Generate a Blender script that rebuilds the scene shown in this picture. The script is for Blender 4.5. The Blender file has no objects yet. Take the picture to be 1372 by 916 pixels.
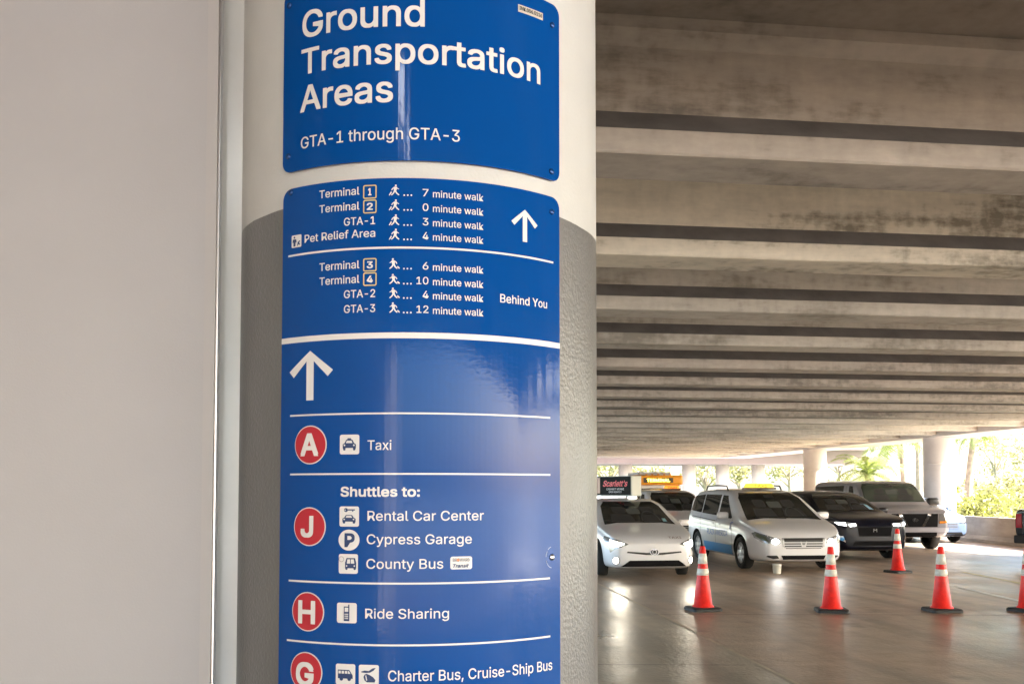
import bpy, bmesh, math, random, os
from mathutils import Vector, Matrix
from mathutils.bvhtree import BVHTree

random.seed(7)
SC = bpy.context.scene
COL = SC.collection
R = math.radians

# ------------------------------------------------------------------ camera
F = 1300.0                      # focal length in photo pixels (photo 1372 x 916)
YAW, PITCH, CAMZ = R(7.3), R(2.5), 1.6
cam_d = bpy.data.cameras.new('camera'); cam = bpy.data.objects.new('camera', cam_d)
COL.objects.link(cam); SC.camera = cam
cam.location = (0, 0, CAMZ); cam.rotation_euler = (R(90) + PITCH, 0, -YAW)
cam_d.sensor_width = 36; cam_d.lens = F / 1372 * 36
SHIFT = 143.0
cam_d.shift_y = SHIFT / 1372
cam_d.clip_start = 0.05; cam_d.clip_end = 2000

# ------------------------------------------------------------------ world, sun, exposure
SUN_EL = R(34)
sun_cam = Vector((math.sin(R(71)), -math.cos(R(71))))          # towards the sun, camera frame (right, forward)
def c2w(X, Z, z=0.0):
    return Vector((X * math.cos(YAW) + Z * math.sin(YAW), Z * math.cos(YAW) - X * math.sin(YAW), z))
sv = c2w(sun_cam.x, sun_cam.y) * math.cos(SUN_EL); sv.z = math.sin(SUN_EL)
W = bpy.data.worlds.new('World'); SC.world = W; W.use_nodes = True
nt = W.node_tree
sky = nt.nodes.new('ShaderNodeTexSky'); sky.sky_type = 'NISHITA'; sky.sun_disc = False
sky.sun_elevation = SUN_EL; sky.sun_rotation = math.atan2(sv.x, sv.y)
sky.air_density = 1.0; sky.dust_density = 2.5; sky.ozone_density = 1.0
bg = nt.nodes['Background']; bg.inputs[1].default_value = 0.15
nt.links.new(sky.outputs[0], bg.inputs[0])
sl = bpy.data.lights.new('sun', 'SUN'); sl.energy = 5.0; sl.angle = R(0.6); sl.color = (1.0, 0.975, 0.94)
so = bpy.data.objects.new('sun', sl); COL.objects.link(so); so.location = sv * 60
so.rotation_euler = sv.to_track_quat('Z', 'Y').to_euler()
SC.view_settings.view_transform = 'Standard'; SC.view_settings.look = 'None'
SC.view_settings.exposure = 3.25; SC.view_settings.gamma = 1.0
SC.cycles.max_bounces = 8; SC.cycles.diffuse_bounces = 6; SC.cycles.glossy_bounces = 4
SC.cycles.use_denoising = True
SC.cycles.sample_clamp_indirect = 8.0

# ------------------------------------------------------------------ pixel helpers (used only to measure where things stand)
def ray(px, py):
    u = (px - 686) / F; v = (458 - py + SHIFT) / F
    f = math.cos(PITCH) - v * math.sin(PITCH); up = math.sin(PITCH) + v * math.cos(PITCH)
    return c2w(u, f, up)
def ground(px, py, z=0.0):
    d = ray(px, py); t = (z - CAMZ) / d.z
    return Vector((0, 0, CAMZ)) + d * t
def at(px, py, Z):
    d = ray(px, py); fw = d.x * math.sin(YAW) + d.y * math.cos(YAW)
    return Vector((0, 0, CAMZ)) + d * (Z / fw)

# ------------------------------------------------------------------ materials
MATS = {}
def mat(name, col, rough=0.5, metal=0.0, var=0.0, vscale=3.0, bump=0.0, bscale=60.0, spec=0.5, coat=0.0, emit=None, estr=0.0, rvar=0.0, stretch=(1, 1, 1)):
    if name in MATS: return MATS[name]
    m = bpy.data.materials.new(name); m.use_nodes = True; t = m.node_tree
    b = t.nodes['Principled BSDF']
    b.inputs['Base Color'].default_value = (*col, 1); b.inputs['Roughness'].default_value = rough
    b.inputs['Metallic'].default_value = metal; b.inputs['Specular IOR Level'].default_value = spec
    b.inputs['Coat Weight'].default_value = coat; b.inputs['Coat Roughness'].default_value = 0.04
    if emit: b.inputs['Emission Color'].default_value = (*emit, 1); b.inputs['Emission Strength'].default_value = estr
    g = t.nodes.new('ShaderNodeNewGeometry'); mp = t.nodes.new('ShaderNodeMapping'); mp.inputs['Scale'].default_value = stretch
    t.links.new(g.outputs['Position'], mp.inputs['Vector'])
    if var:
        n = t.nodes.new('ShaderNodeTexNoise'); n.inputs['Scale'].default_value = vscale; n.inputs['Detail'].default_value = 8; n.inputs['Roughness'].default_value = 0.62
        t.links.new(mp.outputs[0], n.inputs['Vector'])
        r = t.nodes.new('ShaderNodeMapRange'); r.inputs[1].default_value = 0.3; r.inputs[2].default_value = 0.7
        r.inputs[3].default_value = 1 - var; r.inputs[4].default_value = 1 + var
        t.links.new(n.outputs['Fac'], r.inputs[0])
        mx = t.nodes.new('ShaderNodeVectorMath'); mx.operation = 'SCALE'; mx.inputs[0].default_value = col
        t.links.new(r.outputs[0], mx.inputs['Scale']); t.links.new(mx.outputs[0], b.inputs['Base Color'])
        if rvar:
            r2 = t.nodes.new('ShaderNodeMapRange'); r2.inputs[1].default_value = 0.3; r2.inputs[2].default_value = 0.7
            r2.inputs[3].default_value = max(0.02, rough - rvar); r2.inputs[4].default_value = rough + rvar
            t.links.new(n.outputs['Fac'], r2.inputs[0]); t.links.new(r2.outputs[0], b.inputs['Roughness'])
    if bump:
        n2 = t.nodes.new('ShaderNodeTexNoise'); n2.inputs['Scale'].default_value = bscale; n2.inputs['Detail'].default_value = 3
        t.links.new(g.outputs['Position'], n2.inputs['Vector'])
        bp = t.nodes.new('ShaderNodeBump'); bp.inputs['Strength'].default_value = bump; bp.inputs['Distance'].default_value = 0.004
        t.links.new(n2.outputs['Fac'], bp.inputs['Height']); t.links.new(bp.outputs[0], b.inputs['Normal'])
    MATS[name] = m; return m

def m_concrete_stained(name, col, dark, thr=0.5, sx=0.5, sz=2.6):
    """board-cast concrete with darker grime blotches and vertical runs"""
    if name in MATS: return MATS[name]
    m = mat(name, col, 0.75, bump=0.25, bscale=45, spec=0.3); t = m.node_tree; b = t.nodes['Principled BSDF']
    g = t.nodes.new('ShaderNodeNewGeometry')
    mp = t.nodes.new('ShaderNodeMapping'); mp.inputs['Scale'].default_value = (sx, sx * 2, sz)
    t.links.new(g.outputs['Position'], mp.inputs['Vector'])
    n = t.nodes.new('ShaderNodeTexNoise'); n.inputs['Scale'].default_value = 1.0; n.inputs['Detail'].default_value = 10; n.inputs['Roughness'].default_value = 0.68
    t.links.new(mp.outputs[0], n.inputs['Vector'])
    mp2 = t.nodes.new('ShaderNodeMapping'); mp2.inputs['Scale'].default_value = (7, 7, 0.5)
    t.links.new(g.outputs['Position'], mp2.inputs['Vector'])
    n2 = t.nodes.new('ShaderNodeTexNoise'); n2.inputs['Scale'].default_value = 1.0; n2.inputs['Detail'].default_value = 6
    t.links.new(mp2.outputs[0], n2.inputs['Vector'])
    n3 = t.nodes.new('ShaderNodeTexNoise'); n3.inputs['Scale'].default_value = 14; n3.inputs['Detail'].default_value = 6
    t.links.new(g.outputs['Position'], n3.inputs['Vector'])
    ad = t.nodes.new('ShaderNodeMath'); ad.operation = 'MULTIPLY_ADD'; ad.inputs[1].default_value = 0.22
    t.links.new(n2.outputs['Fac'], ad.inputs[0]); t.links.new(n.outputs['Fac'], ad.inputs[2])
    ad2 = t.nodes.new('ShaderNodeMath'); ad2.operation = 'MULTIPLY_ADD'; ad2.inputs[1].default_value = 0.22
    t.links.new(n3.outputs['Fac'], ad2.inputs[0]); t.links.new(ad.outputs[0], ad2.inputs[2])
    cr = t.nodes.new('ShaderNodeValToRGB')
    e = cr.color_ramp.elements; e[0].position = thr + 0.08; e[0].color = (*dark, 1); e[1].position = thr + 0.22; e[1].color = (*col, 1)
    x = cr.color_ramp.elements.new(min(0.99, thr + 0.42)); x.color = (*[min(1, c * 1.28) for c in col], 1)
    t.links.new(ad2.outputs[0], cr.inputs[0]); t.links.new(cr.outputs[0], b.inputs['Base Color'])
    return m

CONC = m_concrete_stained('girder_concrete', (0.37, 0.315, 0.255), (0.20, 0.17, 0.137))
CONC_Y = m_concrete_stained('girder_concrete_yellowish', (0.54, 0.47, 0.36), (0.20, 0.17, 0.125), .50)
CONC_O = m_concrete_stained('girder_concrete_olive', (0.40, 0.352, 0.285), (0.23, 0.20, 0.157))
CONC_LIT = m_concrete_stained('girder_concrete_daylit', (0.46, 0.402, 0.33), (0.29, 0.25, 0.203), .46)  # paler copy: daylight from the open end put into the far girders' colour
CONC_S = m_concrete_stained('deck_concrete', (0.28, 0.235, 0.19), (0.18, 0.15, 0.12))
LEDGE_SHADE = mat('ledge_shade', (0.15, 0.132, 0.116), .9, var=.25, vscale=2.5)  # dark tone paints in the shade of the up-facing flange tops
CONC_P = mat('pier_concrete', (0.52, 0.47, 0.43), 0.7, var=0.10, vscale=1.6, bump=0.3, bscale=40)
BARR = mat('barrier_concrete', (0.36, 0.31, 0.26), 0.8, var=0.2, vscale=1.5, bump=0.3, stretch=(1, 1, 3))
WHITE_P = mat('sign_white', (0.66, 0.66, 0.67), 0.35)
BLUE_D = mat('sign_symbol_blue', (0.008, 0.035, 0.13), 0.35)
RED_D = mat('sign_red', (0.42, 0.012, 0.03), 0.32)
YEL_D = mat('sign_yellow', (0.55, 0.45, 0.17), 0.35)
GREY_D = mat('sign_grey', (0.25, 0.25, 0.27), 0.35)
ORA_D = mat('sign_orange', (0.75, 0.25, 0.05), 0.35)
STEEL = mat('brushed_steel', (0.62, 0.62, 0.64), 0.28, 1.0)
GLASS = mat('car_glass', (0.012, 0.014, 0.013), 0.04, spec=0.6)
GREYM = mat('grille_metal', (0.36, 0.36, 0.37), 0.35, 0.6)
CHROME = mat('chrome', (0.75, 0.75, 0.76), 0.12, 1.0)
GRL = mat('grille_black', (0.008, 0.008, 0.009), 0.75, spec=.1)
BLACKP = mat('black_plastic', (0.012, 0.012, 0.013), 0.45)
TYRE = mat('tyre_rubber', (0.018, 0.018, 0.018), 0.8)
RIM = mat('alloy_rim', (0.55, 0.55, 0.57), 0.3, 0.9)
RIMD = mat('dark_rim', (0.10, 0.10, 0.11), 0.35, 0.8)
WELL = mat('wheel_well', (0.01, 0.01, 0.01), 0.9)
PW = mat('white_car_paint', (0.72, 0.71, 0.73), 0.28, coat=0.8)
PNAVY = mat('navy_car_paint', (0.003, 0.004, 0.012), 0.34, coat=0.15, spec=.25)
PSIL = mat('silver_car_paint', (0.25, 0.245, 0.27), 0.34, 0.3, coat=0.5)
PBLU = mat('pale_blue_car_paint', (0.09, 0.125, 0.19), 0.3, 0.2, coat=0.8)
PBLK = mat('black_car_paint', (0.012, 0.014, 0.016), 0.25, coat=1.0)
LENS = mat('headlight_lens', (0.22, 0.22, 0.22), 0.08, 0.3, coat=1.0)
BULB = mat('headlight_glow', (0.9, 0.9, 0.85), 0.3, emit=(1.0, 0.92, 0.75), estr=2.6)
BULBC = mat('headlight_glow_cool', (0.9, 0.9, 0.9), 0.3, emit=(0.95, 0.97, 1.0), estr=2.4)
AMBER = mat('amber_lens', (0.7, 0.25, 0.03), 0.2)
TAIL = mat('tail_lamp_red', (0.45, 0.008, 0.02), 0.15)

# ------------------------------------------------------------------ object helpers
def link(name, bm, m, parent=None, smooth=False, loc=None, rotz=None):
    me = bpy.data.meshes.new(name); bm.normal_update(); bm.to_mesh(me); bm.free()
    return link_me(name, me, m, parent, smooth, loc, rotz)
def link_me(name, me, m, parent=None, smooth=False, loc=None, rotz=None):
    o = bpy.data.objects.new(name, me); COL.objects.link(o)
    if m is not None and len(me.materials) == 0: me.materials.append(m)
    if smooth: me.polygons.foreach_set('use_smooth', [True] * len(me.polygons))
    if parent: o.parent = parent
    if loc is not None: o.location = loc
    if rotz is not None: o.rotation_euler = (0, 0, rotz)
    return o
def tag(o, label, cat, group=None):
    o['label'] = label; o['category'] = cat
    if group: o['group'] = group
    return o
def struct(o, stuff=False):
    o['kind'] = 'stuff' if stuff else 'structure'; return o
def thing(name, label, cat, loc=(0, 0, 0), rotz=0, group=None):
    o = bpy.data.objects.new(name, None); COL.objects.link(o); o.location = loc; o.rotation_euler = (0, 0, rotz); o.empty_display_size = .2
    return tag(o, label, cat, group)
def box(bm, x0, x1, y0, y1, z0, z1, bev=0.0):
    vs = [bm.verts.new(p) for p in ((x0, y0, z0), (x1, y0, z0), (x1, y1, z0), (x0, y1, z0), (x0, y0, z1), (x1, y0, z1), (x1, y1, z1), (x0, y1, z1))]
    fs = [bm.faces.new([vs[i] for i in f]) for f in ((0, 3, 2, 1), (4, 5, 6, 7), (0, 1, 5, 4), (1, 2, 6, 5), (2, 3, 7, 6), (3, 0, 4, 7))]
    if bev:
        es = list({e for f in fs for e in f.edges})
        bmesh.ops.bevel(bm, geom=es, offset=bev, segments=2, affect='EDGES', profile=0.6)
def bxm(*a, **k):
    bm = bmesh.new(); box(bm, *a, **k); return bm
def lathe(bm, prof, seg=32, axis='Z', cap=True, c=(0, 0, 0)):
    rings = []
    for r, h in prof:
        ring = []
        for i in range(seg):
            a = 2 * math.pi * i / seg
            p = (r * math.cos(a), r * math.sin(a), h) if axis == 'Z' else (r * math.cos(a), h, r * math.sin(a))
            ring.append(bm.verts.new((p[0] + c[0], p[1] + c[1], p[2] + c[2])))
        rings.append(ring)
    for a, b in zip(rings, rings[1:]):
        for i in range(seg):
            bm.faces.new((a[i], a[(i + 1) % seg], b[(i + 1) % seg], b[i]))
    if cap:
        bm.faces.new(rings[0][::-1]); bm.faces.new(rings[-1])
    bmesh.ops.recalc_face_normals(bm, faces=bm.faces)
def tube(bm, pts, rads, seg=8):
    rings = []
    for i, p in enumerate(pts):
        p = Vector(p); d = (Vector(pts[min(i + 1, len(pts) - 1)]) - Vector(pts[max(i - 1, 0)])).normalized()
        u = d.cross(Vector((0.13, 0.97, 0.2))).normalized(); v = d.cross(u)
        rings.append([bm.verts.new(p + (u * math.cos(2 * math.pi * k / seg) + v * math.sin(2 * math.pi * k / seg)) * rads[i]) for k in range(seg)])
    for a, b in zip(rings, rings[1:]):
        for k in range(seg): bm.faces.new((a[k], a[(k + 1) % seg], b[(k + 1) % seg], b[k]))
    bm.faces.new(rings[0][::-1]); bm.faces.new(rings[-1])
    bmesh.ops.recalc_face_normals(bm, faces=bm.faces)

FONT = None
try:
    FONT = bpy.data.fonts.load(os.path.join(bpy.utils.system_resource('DATAFILES', path='fonts'), 'Inter.woff2'))
except Exception:
    FONT = None
def text_mesh(s, bold=0.0, shear=0.0):
    c = bpy.data.curves.new('lettering', 'FONT'); c.body = s; c.resolution_u = 3; c.shear = shear
    if FONT: c.font = FONT
    o = bpy.data.objects.new('lettering', c); COL.objects.link(o)
    me = bpy.data.meshes.new_from_object(o)
    bpy.data.objects.remove(o); bpy.data.curves.remove(c)
    me.materials.clear()
    return me
_cap = {}
def cap_h(bold):
    if bold not in _cap:
        me = text_mesh('H', bold); _cap[bold] = max(v.co.y for v in me.vertices); bpy.data.meshes.remove(me)
    return _cap[bold]
def text_bm(s, x0, x1, z0, cap, bold=0.0, shear=0.0):
    me = text_mesh(s, bold, shear); bm = bmesh.new(); bm.from_mesh(me); bpy.data.meshes.remove(me)
    xs = [v.co.x for v in bm.verts]; a, b = min(xs), max(xs); d = bold * cap; k = (cap - 2 * d) / cap_h(0)
    for v in bm.verts:
        v.co = Vector((x0 + d + (v.co.x - a) / (b - a) * (x1 - x0 - 2 * d), z0 + d + v.co.y * k, 0))
    if d:                                   # heavier weight: the same glyphs laid again a stroke's edge away
        base = list(bm.verts) + list(bm.edges) + list(bm.faces)
        for i, (p, q) in enumerate(((1, 1), (-1, 1), (1, -1), (-1, -1))):
            g = bmesh.ops.duplicate(bm, geom=base)['geom']
            for v in g:
                if isinstance(v, bmesh.types.BMVert): v.co += Vector((p * d, q * d, .00012 * (i + 1)))
    return bm

# ------------------------------------------------------------------ ground
def m_floor(name, col, dark, rough):
    m = mat(name, col, rough, var=0.22, vscale=0.35, rvar=0.10, bump=0.0, spec=0.5); t = m.node_tree; b = t.nodes['Principled BSDF']
    g = t.nodes.new('ShaderNodeNewGeometry')
    n = t.nodes.new('ShaderNodeTexNoise'); n.inputs['Scale'].default_value = 3.2; n.inputs['Detail'].default_value = 10; n.inputs['Roughness'].default_value = 0.6
    t.links.new(g.outputs['Position'], n.inputs['Vector'])
    cr = t.nodes.new('ShaderNodeValToRGB'); e = cr.color_ramp.elements
    e[0].position = 0.34; e[0].color = (*dark, 1); e[1].position = 0.62; e[1].color = (*col, 1)
    t.links.new(n.outputs['Fac'], cr.inputs[0])
    n1 = [x for x in t.nodes if x.type == 'MAP_RANGE'][0]
    sc = t.nodes.new('ShaderNodeVectorMath'); sc.operation = 'SCALE'
    t.links.new(cr.outputs[0], sc.inputs[0]); t.links.new(n1.outputs[0], sc.inputs['Scale']); t.links.new(sc.outputs[0], b.inputs['Base Color'])
    mp = t.nodes.new('ShaderNodeMapping'); mp.inputs['Scale'].default_value = (2.6, .16, 1); t.links.new(g.outputs['Position'], mp.inputs['Vector'])
    ns = t.nodes.new('ShaderNodeTexNoise'); ns.inputs['Scale'].default_value = 1; ns.inputs['Detail'].default_value = 5; t.links.new(mp.outputs[0], ns.inputs['Vector'])
    rs = t.nodes.new('ShaderNodeMapRange'); rs.inputs[1].default_value = .38; rs.inputs[2].default_value = .56; rs.inputs[3].default_value = .72; rs.inputs[4].default_value = 1.06; t.links.new(ns.outputs['Fac'], rs.inputs[0])
    no = t.nodes.new('ShaderNodeTexNoise'); no.inputs['Scale'].default_value = 1.5; no.inputs['Detail'].default_value = 3; t.links.new(g.outputs['Position'], no.inputs['Vector'])
    ro = t.nodes.new('ShaderNodeMapRange'); ro.inputs[1].default_value = .28; ro.inputs[2].default_value = .36; ro.inputs[3].default_value = .62; ro.inputs[4].default_value = 1.0; t.links.new(no.outputs['Fac'], ro.inputs[0])
    mm = t.nodes.new('ShaderNodeMath'); mm.operation = 'MULTIPLY'; t.links.new(rs.outputs[0], mm.inputs[0]); t.links.new(ro.outputs[0], mm.inputs[1])
    s2 = t.nodes.new('ShaderNodeVectorMath'); s2.operation = 'SCALE'; t.links.new(sc.outputs[0], s2.inputs[0]); t.links.new(mm.outputs[0], s2.inputs['Scale']); t.links.new(s2.outputs[0], b.inputs['Base Color'])
    nb = t.nodes.new('ShaderNodeTexNoise'); nb.inputs['Scale'].default_value = 2.2; nb.inputs['Detail'].default_value = 6
    t.links.new(g.outputs['Position'], nb.inputs['Vector'])
    nf = t.nodes.new('ShaderNodeTexNoise'); nf.inputs['Scale'].default_value = 22; nf.inputs['Detail'].default_value = 4
    t.links.new(g.outputs['Position'], nf.inputs['Vector'])
    b1 = t.nodes.new('ShaderNodeBump'); b1.inputs['Strength'].default_value = 0.25; b1.inputs['Distance'].default_value = 0.03
    b2 = t.nodes.new('ShaderNodeBump'); b2.inputs['Strength'].default_value = 0.8; b2.inputs['Distance'].default_value = 0.007
    t.links.new(nb.outputs['Fac'], b1.inputs['Height']); t.links.new(nf.outputs['Fac'], b2.inputs['Height'])
    t.links.new(b1.outputs[0], b2.inputs['Normal']); t.links.new(b2.outputs[0], b.inputs['Normal'])
    return m
FLOOR = m_floor('floor_brown', (0.40, 0.295, 0.205), (0.31, 0.225, 0.152), 0.40)
WALK = m_floor('walk_grey', (0.41, 0.34, 0.245), (0.33, 0.27, 0.19), 0.34)
def sheet(name, pts, z, m):
    bm = bmesh.new(); f = bm.faces.new([bm.verts.new((p[0], p[1], z)) for p in pts]); bmesh.ops.recalc_face_normals(bm, faces=bm.faces)
    if f.normal.z < 0: f.normal_flip()
    return struct(link(name, bm, m))
OUT = mat('outside_concrete', (0.50, 0.49, 0.46), 0.7, var=0.12, vscale=0.6)
sheet('ground', [(-600, -600), (600, -600), (600, 900), (-600, 900)], -0.008, OUT)
sheet('parking_floor', [(-12, -14), (20.6, -14), (20.6, 53), (-12, 53)], 0.0, FLOOR)
# paler walkway with its diagonal edge and saw-cut joints
pa, pb = ground(814, 788), ground(1056, 910); dd = (pb - pa).normalized()
A0, A1 = pa - dd * 14, pa + dd * 14
sheet('walkway', [(A0.x, A0.y), (A1.x, A1.y), (A1.x - 6, A1.y - 8), (-14, -8), (-14, 30)], 0.004, WALK)
JOINT = mat('joint_sealant', (0.10, 0.08, 0.065), 0.7)
EDGE = mat('edge_pale', (0.50, 0.42, 0.30), 0.6, var=0.3, vscale=4)
def strip(name, a, b, w, z, m):
    d = (Vector(b) - Vector(a)); d.z = 0; d.normalize(); n = Vector((-d.y, d.x, 0)) * w / 2
    return sheet(name, [a + n, b + n, b - n, a - n], z, m)
strip('walkway_edge_line', A0, A1, 0.035, 0.008, EDGE)
jd = c2w(1, -0.02).normalized()
j1 = ground(1000, 823); strip('floor_joint', j1 - jd * 1.2, j1 + jd * 12, 0.02, 0.0045, JOINT)
j2 = ground(860, 891); strip('floor_joint', j2 - jd * 3, j2 + jd * 0.95, 0.014, 0.009, JOINT)
j3 = ground(1340, 762); strip('floor_joint', j3 - c2w(1, .1) * 9, j3 + c2w(1, .1) * 5, 0.03, 0.0045, JOINT)
YL = mat('faded_yellow_paint', (0.58, 0.50, 0.22), 0.5, var=0.3, vscale=5)
WL = mat('faded_white_paint', (0.62, 0.60, 0.54), 0.5, var=0.25, vscale=5)
strip('lane_marking', ground(1262, 781), ground(1372, 806) + (ground(1372, 806) - ground(1262, 781)) * 2, 0.12, 0.004, WL)
strip('lane_marking', ground(1290, 766), ground(1372, 782) + (ground(1372, 782) - ground(1290, 766)) * 2, 0.10, 0.004, YL)
SOIL = mat('planting_soil', (0.16, 0.13, 0.08), 0.95, var=0.3, vscale=2)
LAWN = mat('lawn', (0.10, 0.17, 0.04), 0.9, var=0.35, vscale=1.2)
sheet('lawn', [(24, 8), (60, 8), (60, 57), (24, 57)], 0.0, LAWN)
sheet('lawn', [(-60, 70), (80, 70), (80, 110), (-60, 110)], 0.0, LAWN)

# ------------------------------------------------------------------ overhead deck on girders
ZB = 3.47                                   # underside of the girders
def girder_section(y):                     # (y, z) outline; y = near face of the bottom flange
    w = 0.457                              # vertical flange face, sloped flange top, web, haunch, top flange
    pr = [(.012, 0), (0, .012), (0, .138), (.152, .290), (.152, .672), (.076, .748), (.076, .82)]
    half = [(y + a, ZB + b) for a, b in pr]
    far = [(y + w - a, ZB + b) for a, b in reversed(pr)]
    return half + far
ORD = 'first second third fourth fifth sixth seventh eighth ninth tenth eleventh twelfth thirteenth fourteenth fifteenth sixteenth seventeenth eighteenth nineteenth twentieth twenty-first twenty-second twenty-third twenty-fourth'.split()
X0, X1 = -7.0, 18.0
SP = 2.26
gy = [5.17 + SP * k for k in range(-6, 21)]
for k, y in enumerate(gy):
    bm = bmesh.new(); s = girder_section(y)
    n = 24; rings = []
    for i in range(n + 1):
        x = X0 + (X1 - X0) * i / n
        rings.append([bm.verts.new((x, a, b)) for a, b in s])
    for a, b in zip(rings, rings[1:]):
        for i in range(len(s)): bm.faces.new((a[i], a[(i + 1) % len(s)], b[(i + 1) % len(s)], b[i]))
    bm.faces.new(rings[0]); bm.faces.new(rings[-1][::-1]); bmesh.ops.recalc_face_normals(bm, faces=bm.faces)
    for f in bm.faces:                     # shade on the sloped bottom flange ledge, painted with a darker material
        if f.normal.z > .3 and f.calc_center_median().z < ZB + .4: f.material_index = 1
    i = k - 6
    if i < 0: lab = 'concrete girder over the near walkway, %s one back towards the viewer, out of the picture' % ORD[-i - 1]
    elif i == 0: lab = 'tall stained brown concrete girder nearest the viewer, crossing the top of the picture'
    elif i == 1: lab = 'yellowish concrete girder with dark grime blotches, second from the top of the picture'
    else: lab = 'brown concrete girder, %s one counted back from the top of the picture' % ORD[i]
    o = tag(link('concrete_girder', bm, CONC_Y if i == 1 else CONC_O if i in (2, 3) else CONC_LIT if i > 8 else CONC), lab, 'girder', 'concrete girders carrying the deck'); o.data.materials.append(LEDGE_SHADE)
bm = bxm(X0, 19.6, gy[0] - 1, gy[-1] + 1.4, ZB + .823, ZB + 1.1)
tag(link('deck_slab', bm, CONC_S), 'brown concrete deck slab lying across all the girders overhead', 'deck slab')
bm = bxm(18.05, 19.6, gy[0] - 1, gy[-1] + 1.4, ZB - .06, ZB + .14); 
tag(link('edge_beam', bm, CONC_P), 'pale concrete edge beam under the girder ends along the open right side', 'beam')
bm = bxm(19.4, 19.62, gy[0] - 1, gy[-1] + 1.4, ZB + 1.103, ZB + 2.0)
tag(link('deck_parapet', bm, CONC_P), 'pale concrete parapet on top of the deck edge at the right', 'parapet')
bm = bxm(X0, 18.0, gy[-1] + .70, gy[-1] + 1.3, ZB - .05, ZB + .82)
tag(link('end_beam', bm, CONC_P), 'pale concrete end beam closing the far end of the deck', 'beam')

bm = bxm(-7.4, -4.2, -14, 4.0, 0, 4.0)  # unseen wall, added to cut the sky light on the near panel
tag(link('sky_block_wall', bm, mat('sky_block_paint', (.45, .41, .36), .6, var=.05)), 'unseen cream terminal wall left of the viewer, added to block sky light', 'building wall')
# pier columns on the open right side
def pier(px, Z, r, lab, zt):
    p = at(px, 700, Z)
    bm = bmesh.new(); lathe(bm, [(r, 0), (r, zt - .9), (r + .012, zt - .895), (r + .012, zt - .87), (r, zt - .865), (r, zt)], 40)
    o = link('pier_column', bm, CONC_P, smooth=True, loc=(p.x, p.y, 0)); 
    m = o.modifiers.new('e', 'EDGE_SPLIT'); m.split_angle = R(50)
    return tag(o, lab, 'column', 'round pier columns')
pier(1260, 33.0, .51, 'thick pale round pier column behind the low wall, bright on its right side', ZB - .065)
pier(1093, 42.2, .49, 'round pier column rising behind the dark crossover and boxy van', ZB - .065)
bm = bmesh.new(); lathe(bm, [(.51, 0), (.51, ZB - .065)], 40)
tag(link('pier_column', bm, CONC_P, smooth=True, loc=(18.7, 20.6, 0)), 'round pier column at the open side, nearer than the one behind the low wall', 'column', 'round pier columns')
# far viaduct crossing behind
bm = bxm(-24, 31.2, 60, 66, 3.36, 4.25)
box(bm, -24, 31.25, 57.6, 66, 4.252, 4.5); box(bm, -24, 31.25, 57.6, 57.8, 4.502, 4.9)  # slab overhang added to keep sun off the viaduct's near face
tag(link('far_viaduct', bm, mat('far_concrete', (0.21, 0.16, 0.155), .8, var=.1, vscale=.5)), 'pinkish concrete viaduct crossing behind the parked cars', 'viaduct')
for k, (px, w) in enumerate(((838, 12), (923, 15), (968, 16), (1016, 16))):
    d = ray(px, 650); t = 62.5 / d.y; q = d * t
    bm = bmesh.new(); r_ = .45; lathe(bm, [(r_, 0), (r_, 3.36)], 24)
    lab = ['slim pale column under the far viaduct above the white hatchback sign', 'pale column under the far viaduct just right of the orange roof sign', 'pale column under the far viaduct above the white minivan with blue stripe',
           'pale column under the far viaduct above the taxi dome of the minivan'][k]
    tag(link('viaduct_column', bm, CONC_P, smooth=True, loc=(q.x, q.y, 0)), lab, 'column', 'columns of the far viaduct')

# low barrier wall on the right
b0, b1 = ground(1302, 724.5), ground(1354, 730)
bd = (b1 - b0).normalized(); b0 = b0 - bd * 0.8; b1 = b1 + bd * 12
ang = math.atan2(bd.y, bd.x); L = (b1 - b0).length
bm = bmesh.new()
prof = [(-.20, 0), (-.20, .10), (-.10, .22), (-.07, .80), (.07, .80), (.10, .22), (.20, .10), (.20, 0)]
ra = [bm.verts.new((0, a, b)) for a, b in prof]; rb = [bm.verts.new((L, a, b)) for a, b in prof]
for i in range(len(prof)): bm.faces.new((ra[i], ra[(i + 1) % 8], rb[(i + 1) % 8], rb[i]))
bm.faces.new(ra); bm.faces.new(rb[::-1]); bmesh.ops.recalc_face_normals(bm, faces=bm.faces)
tag(link('barrier_wall', bm, BARR, loc=b0, rotz=ang), 'low tan concrete barrier wall in front of the shrubs at the right', 'barrier wall')

# ------------------------------------------------------------------ near wall pieces at the left
PANEL = mat('panel_paint', (0.375, 0.372, 0.392), 0.42, var=0.05, vscale=1.3, bump=0.08, bscale=200)
t = thing('wall_panel', 'large smooth beige metal wall panel with a bright steel edge trim', 'wall panel', c2w(0, 2.22), -YAW)
xr = (286 - 686) / F * 2.22
link('panel', bxm(-5.5, xr - .026, 0, .02, 0, 3.9), PANEL, t)
link('flange', bxm(xr - .0255, xr, -.003, .02, 0, 3.9), mat('panel_edge_paint', (0.40, 0.39, 0.40), .45), t)
link('edge_trim', bxm(xr + .0005, xr + .006, -.002, .018, 0, 3.9, bev=.0015), STEEL, t)
WALLP = mat('gloss_wall_paint', (0.74, 0.74, 0.72), 0.24, var=0.05, vscale=5, bump=0.06, bscale=90, spec=0.5)
t = link('painted_wall', bxm(-.09, .18, 0, .2, 0, 3.9), WALLP, loc=c2w(-.674, 2.3), rotz=-YAW + R(11))
tag(t, 'glossy cream painted wall between the panel and the round column', 'wall')

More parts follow.
